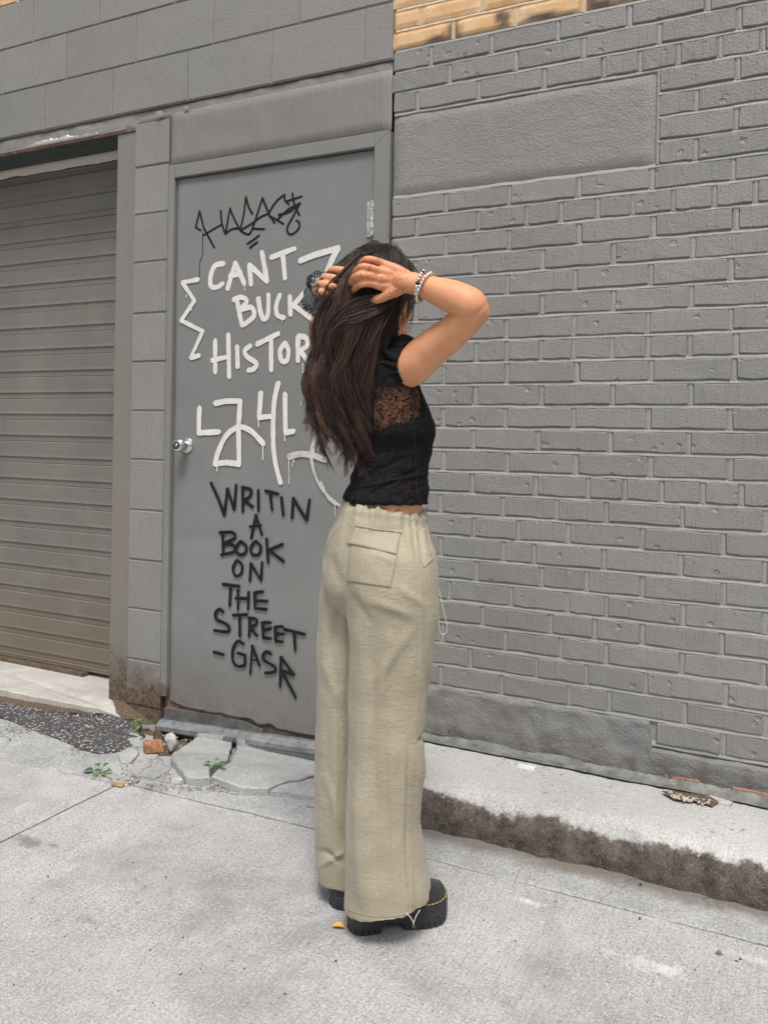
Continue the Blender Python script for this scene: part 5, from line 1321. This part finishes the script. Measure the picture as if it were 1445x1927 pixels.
for L_i in range(NL):                       # waving locks that taper to flicked points
    s0 = (L_i*0.618034) % 1.0; q0 = rs.uniform(.84, 1.10); e = (0.85+.15*min(1, s0*1.4))*rs.uniform(.84, 1.07); ph = rs.uniform(0, 6.28); fr = rs.uniform(11, 17)
    am = rs.uniform(8, 17); R0 = rs.uniform(5, 9.5); tone = rs.uniform(0, 1)**1.6; fl_x = rs.normal(-3, 13); fl_y = rs.uniform(-14, 6); dr = rs.normal(0, .06)
    ph2 = s0*6.0 + rs.normal(0, .8); cen = []
    ns = 26
    for j in range(ns):
        f_ = j/(ns-1); t = e*f_; on_ = min(1, max(0, (t-.2)*2.4))
        x, y, Z = hp(min(1, t), min(.97, max(.03, s0+dr*t)), q0)
        sw = math.sin(t*fr+ph2)
        x += am*sw*on_*(.55+1.0*f_) + fl_x*max(0, (f_-.72)/.28)**2; y += fl_y*max(0, (f_-.72)/.28)**2
        Z -= (.018*math.cos(t*fr+ph2+.5))*on_
        cen.append((x, y, Z))
    for i in range(74):
        a, b = rs.normal(0, .62), rs.normal(0, .62); tw = rs.uniform(-1.2, 1.2); cut = 1-abs(rs.normal(0, .07)); st = rs.randint(0, 5) if rs.rand() < .6 else 0; pts = []; dv = rs.normal(0, 1); wp = rs.uniform(0, 6.28); bt = rs.rand()
        n_end = max(st+8, int(ns*cut))
        for j in range(st, min(ns, n_end)):
            f_ = j/(ns-1); x, y, Z = cen[j]; R = R0*(1.55-.75*f_)*(1-.86*max(0, (f_-.62)/.38)**1.2)
            an = tw*f_*2.0; a2 = a*math.cos(an)-b*math.sin(an); b2 = a*math.sin(an)+b*math.cos(an)
            xx = x + a2*R + dv*(1.2+5*max(0, f_-.75)) + .8*math.sin(j*.9+wp); Zz = Z - b2*R*.0011
            if f_ < .34: xx = max(xx, float(np.interp(f_*e, HT, [h_[0] for h_ in HL]))-3)
            p = pz(xx, y + 1.5*math.sin(wp+j), Zz); pts.append(clear_face(p) if f_*e < .5 else p)
        if len(pts) > 4: strand(pts, rs.uniform(.0005, .0009), (.02+.18*tone+.15*bt**3, .18+.85*tone+.4*bt**2), .15)
# locks swept from under the lifting hand down to the left, lighter, in front of the rest
sweeps = [[(752,540,1.925),(728,560,1.895),(700,572,1.885),(668,584,1.885),(640,604,1.90),(622,640,1.915),(612,690,1.93),(604,750,1.94),(612,800,1.95)],
          [(748,552,1.925),(722,568,1.895),(690,582,1.885),(660,600,1.888),(640,628,1.90),(632,670,1.91),(628,720,1.925),(622,780,1.94),(630,840,1.95)],
          [(700,478,1.93),(680,500,1.925),(664,530,1.915),(652,560,1.905),(634,592,1.905),(614,620,1.92),(604,665,1.935),(598,720,1.945),(592,770,1.95)],
          [(745,562,1.925),(722,580,1.90),(702,602,1.895),(684,632,1.90),(674,672,1.91),(668,720,1.925),(660,780,1.94),(652,850,1.95),(662,888,1.96)],
          [(690,570,1.89),(672,590,1.885),(662,620,1.888),(650,660,1.90),(640,705,1.91),(634,760,1.925),(640,815,1.94),(655,865,1.95)],
          [(716,585,1.91),(706,620,1.905),(700,660,1.91),(694,705,1.92),(686,755,1.935),(680,810,1.95),(676,860,1.955)],
          [(680,480,1.935),(660,505,1.93),(646,530,1.925),(632,552,1.925),(614,580,1.93),(604,612,1.94),(600,650,1.95)]]
for g_, sw in enumerate(sweeps):
    for i in range(150):
        a = rs.normal(0, 1); b = rs.normal(0, 1); L_ = rs.uniform(.75, 1.0); sp = [3.5,6,8,9,10,10.5,10,9,6]
        P = []
        for j, (x, y, Z) in enumerate(sw):
            k = sp[min(j, 8)]; P.append((x + a*k*0.75 + (2.5+1.3*j)*math.sin(j*1.35+a*.5+g_*1.3), y + b*k*(0.9 if j < 4 else .25), Z - abs(b)*0.004 + 0.004*a*math.sin(j+a)))
        C = crom(P, 3); C = C[:max(6, int(len(C)*L_*(.62+.25*rs.rand())))]
        strand([pz(*c) for c in C], rs.uniform(.0006, .001), (0.12+0.3*rs.rand(), 0.35+0.65*rs.rand()))
# wispy fringe in front of the forehead and loose flyaways
for i in range(150):
    x0 = 752+rs.normal(0, 5); y0 = 500+rs.normal(0, 12); a = rs.uniform(.6, 1.15); cu = rs.uniform(0, 1)
    P = [(x0-14, y0-22, 2.02), (x0+4, y0, 2.03), (x0+16*a, y0+28, 2.03), (x0+21*a, y0+58*a, 2.03), (x0+(20-14*cu)*a, y0+88*a, 2.03), (x0+(12-22*cu)*a, y0+104*a, 2.03)]
    strand([pz(*c) for c in crom(P, 3)], .0004, (0.05, .2), .1)
for i in range(650):
    t0 = rs.uniform(.05, .85); s = 0.02 if rs.rand() < .75 else .98; q = rs.uniform(.0, .8); L_ = rs.uniform(.06, .2); out = rs.uniform(4, 26)*(-1 if s < .5 else .5); P = []
    for j in range(8):
        f_ = j/7; x, y, Z = hp(min(1, t0+L_*f_), s, q); P.append(pz(x + out*f_*f_ + 2*math.sin(f_*6+i), y, Z))
    strand(P, .00035, (.2, .5), .1)
for i in range(1500):      # short hair along the crown and nape so that the scalp has no hard edge
    a = rs.uniform(-.2, 1.3); x = 706+rs.normal(0, 24); y = 463+((x-706)/24)**2*4
    P = [(x, y+rs.uniform(-3, 2), 2.0+rs.uniform(-.035, .05)), (x+(x-706)*.32-4, y+20, 1.958), (x+(x-706)*.5-12, y+48, 1.935), (x+(x-706)*.5-24, y+82+20*a, 1.925)]
    strand([pz(*c) for c in crom(P, 3)], .0007, (.02+.2*rs.rand()**2, .25*rs.rand()), .3)
me = bpy.data.meshes.new('hair_strands'); SVn = np.array([tuple(v) for v in SV], dtype=np.float32); 
me.vertices.add(len(SV)); me.vertices.foreach_set('co', SVn.ravel()); nf = len(SF)
me.loops.add(nf*4); me.polygons.add(nf); me.loops.foreach_set('vertex_index', np.array(SF, dtype=np.int32).ravel())
me.polygons.foreach_set('loop_start', np.arange(0, nf*4, 4, dtype=np.int32)); me.polygons.foreach_set('use_smooth', np.ones(nf, dtype=bool)); me.update(); me.validate()
fattr(me, 'tone', np.array(ST)); me.materials.append(m_hair)
so_ = bpy.data.objects.new('hair_strands', me); COL.objects.link(so_); place(so_, hair); so_['kind'] = 'stuff'

# ---- jewellery and scrunchie --------------------------------------
def bracelet(cx, cy, Z, dirpx, nb, rad, mats, label, br=0.0042):
    c = pz(cx, cy, Z); ax = (pz(*dirpx)-c).normalized(); e1 = (VU-ax*VU.dot(ax)).normalized(); e2 = ax.cross(e1)
    mb = MB(); mb.tube([c+e1*math.cos(w)*rad+e2*math.sin(w)*rad for w in np.linspace(0, 2*math.pi, 40)], .0008, 6, caps=False)
    b = mb.build('bracelet', m_dkmet, wo, True); b['label'] = label
    sp = bpy.data.meshes.new('bead'); bm = bmesh.new(); bmesh.ops.create_uvsphere(bm, u_segments=14, v_segments=8, radius=br); bm.to_mesh(sp); bm.free(); sp.polygons.foreach_set('use_smooth', [True]*len(sp.polygons))
    vars_ = []
    for m in mats: s2 = sp.copy(); s2.materials.append(m); vars_.append(s2)
    org = chain_origin(b)
    for k in range(nb):
        w = 2*math.pi*k/nb; o = bpy.data.objects.new('bead', vars_[k % len(vars_)]); COL.objects.link(o); o.parent = b
        o.location = c+e1*math.cos(w)*rad+e2*math.sin(w)*rad - chain_origin(b); q = U(.85, 1.12); o.scale = (q, q, q)
bracelet(791,537,1.851,(760,529,1.860),24,.0315,[m_silver,m_silver,m_bead,m_silver], 'silver bead bracelet with black beads, nearer the wrist')
bracelet(800,541,1.846,(768,525,1.860),26,.0335,[m_silver], 'plain silver bead bracelet, nearer the elbow', .0043)
ce = hc + hr*0.078 - VU*0.070 + hf*0.006
mb = MB(); mb.tube([ce + (VR*0.6+VU*0.0+VF*-0.4)*0.0065*math.cos(w) + VU*0.0075*math.sin(w) for w in np.linspace(-2.6, 2.2, 18)], .0012, 8); mb.build('earring', m_gold, wo, True)
mb = MB(); mb.tube([ce + VU*-0.006, ce + VU*-0.028 + VR*0.004], .0006, 6); mb.build('earring', m_gold, wo, True)
def scrunchie():
    c = pz(613, 556, 2.05); ax = (pz(622, 530, 2.03)-pz(600, 610, 2.12)).normalized(); e1 = (VR - ax*VR.dot(ax)).normalized(); e2 = ax.cross(e1)
    R_ = .036; n1, n2 = 150, 26; vs = []
    for i in range(n1):
        w = 2*math.pi*i/n1; rr = .0185 + .0035*math.sin(w*16+math.sin(w*4)) + .002*math.sin(w*29)
        for k in range(n2):
            p = 2*math.pi*k/n2; r2 = rr*(1+.14*math.sin(p*3+w*8))
            d_ = e1*math.cos(w)+e2*math.sin(w); vs.append(c + d_*(R_+math.cos(p)*r2*0.8) + ax*math.sin(p)*r2*1.35)
    fs = [(i*n2+k, ((i+1) % n1)*n2+k, ((i+1) % n1)*n2+(k+1) % n2, i*n2+(k+1) % n2) for i in range(n1) for k in range(n2)]
    s = mesh('scrunchie', vs, fs, m_velvet, wo, True); s['label'] = 'grey satin scrunchie edged with black lace on the left wrist'
    fr = MB()
    for side in (-1, 1):
        for layer in range(2):
            P = []
            for i in range(300):
                w = 2*math.pi*i/300; d_ = e1*math.cos(w)+e2*math.sin(w)
                lo = math.sin(w*38+layer*1.6); l2 = math.cos(w*38+layer*1.6)
                wb = w + 0.02*math.sin(w*76)
                P.append(c + d_*(R_+.010+.006*lo*0.5+.004*layer) + ax*side*(.026+.005*l2+.0035*layer+0.003*math.sin(w*9)))
            fr.tube(P+[P[0]], .0011, 5, caps=False)
    fr.build('lace_edge', m_frill, s, True)
scrunchie()

# ================================================================== LOOSE THINGS ON THE GROUND
def rock(name, c, sx, sy, sz, mat, seed, label, cat, rot=0.0, group=None, cubic=0.0):
    rr = random.Random(seed); bm = bmesh.new()
    for _ in range(16):
        p = Vector((rr.uniform(-1, 1), rr.uniform(-1, 1), rr.uniform(-1, 1)))
        if cubic: p = Vector((math.copysign(1, p.x)*(1-cubic*abs(p.x)*.3), math.copysign(1, p.y)*(1-cubic*abs(p.y)*.3), math.copysign(1, p.z)*(1-cubic*abs(p.z)*.3)))
        else: p = p.normalized()
        bm.verts.new(Vector((p.x*sx, p.y*sy, p.z*sz)))
    bmesh.ops.convex_hull(bm, input=bm.verts[:]); bmesh.ops.delete(bm, geom=[v for v in bm.verts if not v.link_faces], context='VERTS')
    bmesh.ops.bevel(bm, geom=bm.edges[:], offset=min(sx, sy, sz)*.06, segments=1, affect='EDGES')
    zmin = min(v.co.z for v in bm.verts)
    R_ = Matrix.Rotation(rot, 4, 'Z')
    for v in bm.verts: v.co = R_ @ (v.co - Vector((0, 0, zmin)))
    me = bpy.data.meshes.new(name); bm.to_mesh(me); bm.free(); me.materials.append(mat)
    o = bpy.data.objects.new(name, me); COL.objects.link(o); o.location = c; tag(o, label, cat, group); return o
def on(px, py, z=0.0):
    return gt(px, py, z)
rock('stone', on(320,1412,0.0), .036, .028, .040, m_rock, 17, 'pale grey angular chunk of concrete beside the door sill', 'stone', .3)
rock('brick_fragment', on(290,1420,0.0), .036, .018, .022, m_red, 11, 'orange red brick fragment left of the grey chunk', 'brick fragment', .9, cubic=.8)
rock('stone', on(334,1474,0.0), .022, .016, .012, m_rock, 8, 'small white stone at the tip of the broken slab', 'stone', .2)
rock('plaster_chip', on(990,1447,0.112), .028, .016, .004, m_white, 21, 'flat white chip lying on the raised sidewalk', 'chip', .1, cubic=.5)
rock('plaster_chip', on(962,1438,0.112), .008, .004, .002, m_white, 22, 'tiny white flake left of the flat white chip', 'chip', .1, cubic=.5)
rock('wood_chip', on(222,1478,0.0), .022, .008, .006, m_wood, 31, 'small tan wood scrap on the long pavement joint', 'wood scrap', .1, cubic=.6)
rock('stone', on(1352,1512,0.112), .035, .014, .006, m_rock, 41, 'thin tilted slab flake by the hole in the sidewalk', 'stone', -.2, cubic=.6)
rock('bottle_cap', on(296,1462,0.003), .006, .004, .002, m_cap, 51, 'tiny red scrap of plastic among the rubble', 'scrap', 0)
# hole in the sidewalk top with pebbles
hp_ = [tuple(gz(x, y, 0.118))[:2] for x, y in [(1243,1492),(1270,1492),(1335,1502),(1352,1512),(1340,1521),(1310,1512),(1268,1508)]]
def flat(pts, z, mat, name, kind=None):
    return mesh(name, [(x, y, z) for x, y in pts], [tuple(range(len(pts)))], mat)
hb = flat(hp_, 0.1235, m_soil, 'dirt_hollow'); tag(hb, kind='structure')
pb = MB()
def pebble(MBo, c, r, seed):
    bm = bmesh.new(); bmesh.ops.create_icosphere(bm, subdivisions=1, radius=r); rr = random.Random(seed); a, b, d_ = rr.uniform(.7, 1.3), rr.uniform(.7, 1.3), rr.uniform(.5, .9)
    for v in bm.verts: v.co = Vector((v.co.x*a, v.co.y*b, v.co.z*d_)) + Vector(c) + Vector((rr.uniform(-.15, .15)*r,)*3)
    MBo.bm(bm)
m_peb = simple('pale_pebbles', (0.42, 0.37, 0.31), 0.7, 0.35, 25, 0.3, 0.001)
for k in range(46):
    x = U(1255, 1335); y = 1498 + (x-1255)*0.19 + U(-5, 5); p = gz(x, y, 0.122); pebble(pb, (p.x, p.y, 0.126), U(.002, .0062), k)
o = pb.build('pebbles', m_peb); tag(o, 'pale pebbles filling the hollow at the foot of the brick wall', 'pebbles', kind='stuff')
gv = MB()
def scatter(poly_c, n, rx, ry, r0, r1, z=0.004):
    for k in range(n):
        x = poly_c[0] + random.gauss(0, rx); y = poly_c[1] + random.gauss(0, ry); p = gt(x, y, z)
        if p.y > -0.012: continue
        pebble(gv, (p.x, p.y, p.z + 0.001), U(r0, r1), k+int(x))
scatter((285,1455), 260, 36, 13, .001, .0055); scatter((430,1480), 260, 70, 6, .001, .005); scatter((340,1400), 120, 30, 10, .0015, .006); scatter((480,1412), 160, 70, 5, .001, .004, .005); scatter((60,1375), 170, 60, 8, .001, .0045, .006); scatter((250,1345), 160, 22, 10, .001, .004)
scatter((165,1350), 90, 70, 5, .001, .003, .01); scatter((500,1425), 90, 50, 7, .001, .003, .02); scatter((150,1405), 90, 12, 16, .001, .004); scatter((560,1440), 40, 30, 6, .001, .003, .02)
scatter((700,1600), 90, 400, 90, .0007, .0018, .002); scatter((1100,1660), 90, 200, 14, .0008, .0022, .002)
o = gv.build('gravel', simple('grey_gravel', (0.30, 0.28, 0.25), 0.85, 0.8, 40, 0.4, 0.001)); tag(o, 'loose grit and gravel scattered over the broken pavement', 'gravel', kind='stuff')
dg_ = MB()
for k in range(75):
    x = U(0, 1445); y = U(1500, 1920)
    if 640 < x < 860 and 1640 < y < 1790: continue
    p = gz(x, y, 0.0); pebble(dg_, (p.x, p.y, 0.0015), U(.0008, .0026)*(1 if k % 6 else 1.7), k+900)
o = dg_.build('grit', simple('dark_grit', (0.07, 0.065, 0.06), 0.8, 0.5, 40)); tag(o, 'dark specks of grit lying all over the pale pavement', 'grit', kind='stuff')
# dirt heap against the pillar and door corner
def heap(pts, h, name):
    P = gp(pts); cx = sum(p[0] for p in P)/len(P); cy = sum(p[1] for p in P)/len(P); N1 = 48; rings = 7; vs = [(cx, cy, h + gh(cx, cy))]
    per = []
    for k in range(N1):
        f_ = k/N1*len(P); i = int(f_); t = f_-i; a = P[i]; b = P[(i+1) % len(P)]; per.append((a[0]+(b[0]-a[0])*t, a[1]+(b[1]-a[1])*t))
    for r in range(1, rings+1):
        s = r/rings
        for p in per: vs.append((cx+(p[0]-cx)*s, cy+(p[1]-cy)*s, h*(1-s*s) + gh(cx+(p[0]-cx)*s, cy+(p[1]-cy)*s) + 0.006*noise.noise(Vector((p[0]*40*s, p[1]*40, r)))+ (0.002 if r < rings else -0.004)))
    fs = [(0, 1+k, 1+(k+1) % N1) for k in range(N1)] + [(1+(r-1)*N1+k, 1+r*N1+k, 1+r*N1+(k+1) % N1, 1+(r-1)*N1+(k+1) % N1) for r in range(1, rings) for k in range(N1)]
    o = mesh(name, vs, fs, m_soil, None, smooth=False); tag(o, kind='structure')
heap([(205,1318),(240,1318),(300,1330),(316,1372),(300,1395),(262,1385),(240,1362),(212,1345)], 0.03, 'dirt_bank')
heap([(395,1394),(470,1404),(592,1425),(640,1430),(592,1434),(500,1418),(420,1402)], 0.018, 'dirt_bank')
# sheet-metal flashing along the foot of the brick wall
vs = []; nn = 260
for i in range(nn+1):
    x = -1.25 + 4.5*i/nn; w = 0.008*fbm((x, 0, 0), 5, 4); w2 = 0.006*fbm((x, 4, 0), 11, 3)
    for (y, z) in ((-0.004, 0.138+w2), (-0.013, 0.130+w2), (-0.020+w*0.4, 0.122), (-0.038+w, 0.1185+abs(w2)*.6), (-0.045+w*1.2, 0.1165)): vs.append((x, y, z))
fo = mesh('flashing', vs, [(i*5+j, (i+1)*5+j, (i+1)*5+j+1, i*5+j+1) for i in range(nn) for j in range(4)], m_flash, None, True)
tag(fo, 'crumpled grey green strip sealing the brick wall to the sidewalk', 'flashing')
# weeds
def weed(name, px, py, z, leaves, label, size, mats):
    c = on(px, py, z); r_ = empty(name, c, label, 'weed')
    for k, (dx, dy, dz, L_, W_, yaw, pitch) in enumerate(leaves):
        dx, dy, dz, L_, W_ = (q_*0.8 for q_ in (dx, dy, dz, L_, W_))
        b = c + Vector((dx, dy, dz)); mb = MB(); mb.tube([c, c.lerp(b, .5)+Vector((0, 0, .004)), b], .0009, 5); mb.build('stem', m_leafg, r_)
        d_ = Vector((math.cos(yaw)*math.cos(pitch), math.sin(yaw)*math.cos(pitch), math.sin(pitch))); s_ = Vector((-math.sin(yaw), math.cos(yaw), 0)); u_ = d_.cross(s_)*-1
        pr = [(0,0),(.15,.55),(.35,.95),(.5,1),(.7,.8),(.88,.4),(1,0)]; vs = []; 
        for t, w in pr:
            q = b + d_*L_*t - Vector((0, 0, 1))*L_*.25*t*t
            vs += [q - s_*W_*w + Vector((0, 0, W_*.35*w)), q, q + s_*W_*w + Vector((0, 0, W_*.35*w))]
        fs = []
        for i in range(len(pr)-1):
            fs += [(i*3, i*3+1, i*3+4, i*3+3), (i*3+1, i*3+2, i*3+5, i*3+4)]
        o = mesh('leaf', vs, fs, mats[k % len(mats)], r_, True); md = o.modifiers.new('s', 'SOLIDIFY'); md.thickness = .0005
weed('weed', 262, 1378, 0.01, [(-.02,-.005,.045,.04,.015,3.3,.1),(-.008,.01,.05,.035,.014,2.4,.3),(.018,.0,.055,.04,.016,.2,.2),(.008,-.012,.035,.03,.012,5.2,0),(0,-.015,.02,.022,.008,4.6,-.2),(-.012,-.012,.028,.024,.010,4.0,0)], 'bright green weed at the foot of the block pillar', 1, [m_leafg, m_leafg, m_leaf2])
weed('weed', 186, 1458, 0.0, [(-.02,-.01,.018,.045,.018,3.5,.05),(-.006,.006,.03,.042,.014,2.7,.2),(.012,.012,.03,.03,.010,1.2,.6),(.02,-.004,.014,.032,.012,-.2,.05),(.026,.012,.016,.03,.008,.6,.2),(.0,-.012,.01,.03,.012,5.2,0)], 'dark green weed growing on the long pavement joint', 1, [m_leaf2, m_leafg])
weed('weed', 402, 1442, 0.03, [(-.012,-.004,.012,.032,.012,3.4,.1),(.004,.008,.018,.026,.009,1.6,.5),(.02,.004,.016,.036,.014,.2,.0),(.004,-.012,.006,.026,.009,4.8,0)], 'green weed in the crack between the broken slabs', 1, [m_leafg])
weed('weed', 383, 1463, 0.0, [(-.006,-.002,.010,.020,.008,3.6,.2),(.008,.002,.012,.020,.008,.3,.2),(.0,.006,.014,.016,.007,1.9,.5)], 'tiny weed below the crack of the broken slab', 1, [m_leaf2])
def fleaf(px, py, label, L_, W_, yaw, mat):
    c = on(px, py, 0.004); d_ = Vector((math.cos(yaw), math.sin(yaw), 0)); s_ = Vector((-math.sin(yaw), math.cos(yaw), 0)); vs = []; pr = [(-1,.02),(-.6,.5),(-.2,.95),(.2,1),(.6,.6),(.85,.3),(1,.03)]
    for t, w in pr: vs += [d_*L_*t - s_*W_*w + Vector((0,0,.005*abs(w))), d_*L_*t + Vector((0,0,.0015)), d_*L_*t + s_*W_*w + Vector((0,0,.008*abs(w)))]
    fs = []
    for i in range(len(pr)-1): fs += [(i*3, i*3+1, i*3+4, i*3+3), (i*3+1, i*3+2, i*3+5, i*3+4)]
    o = mesh('fallen_leaf', vs, fs, mat, None, True); o.location = c; tag(o, label, 'leaf')
fleaf(636, 1744, 'small yellow orange leaf beside the black boot heels', .016, .0065, .35, m_leafy)
fleaf(1352, 1795, 'small dry grey green leaf on the pavement at the lower right', .009, .004, .1, simple('dry_leaf', (0.16, 0.15, 0.09)))
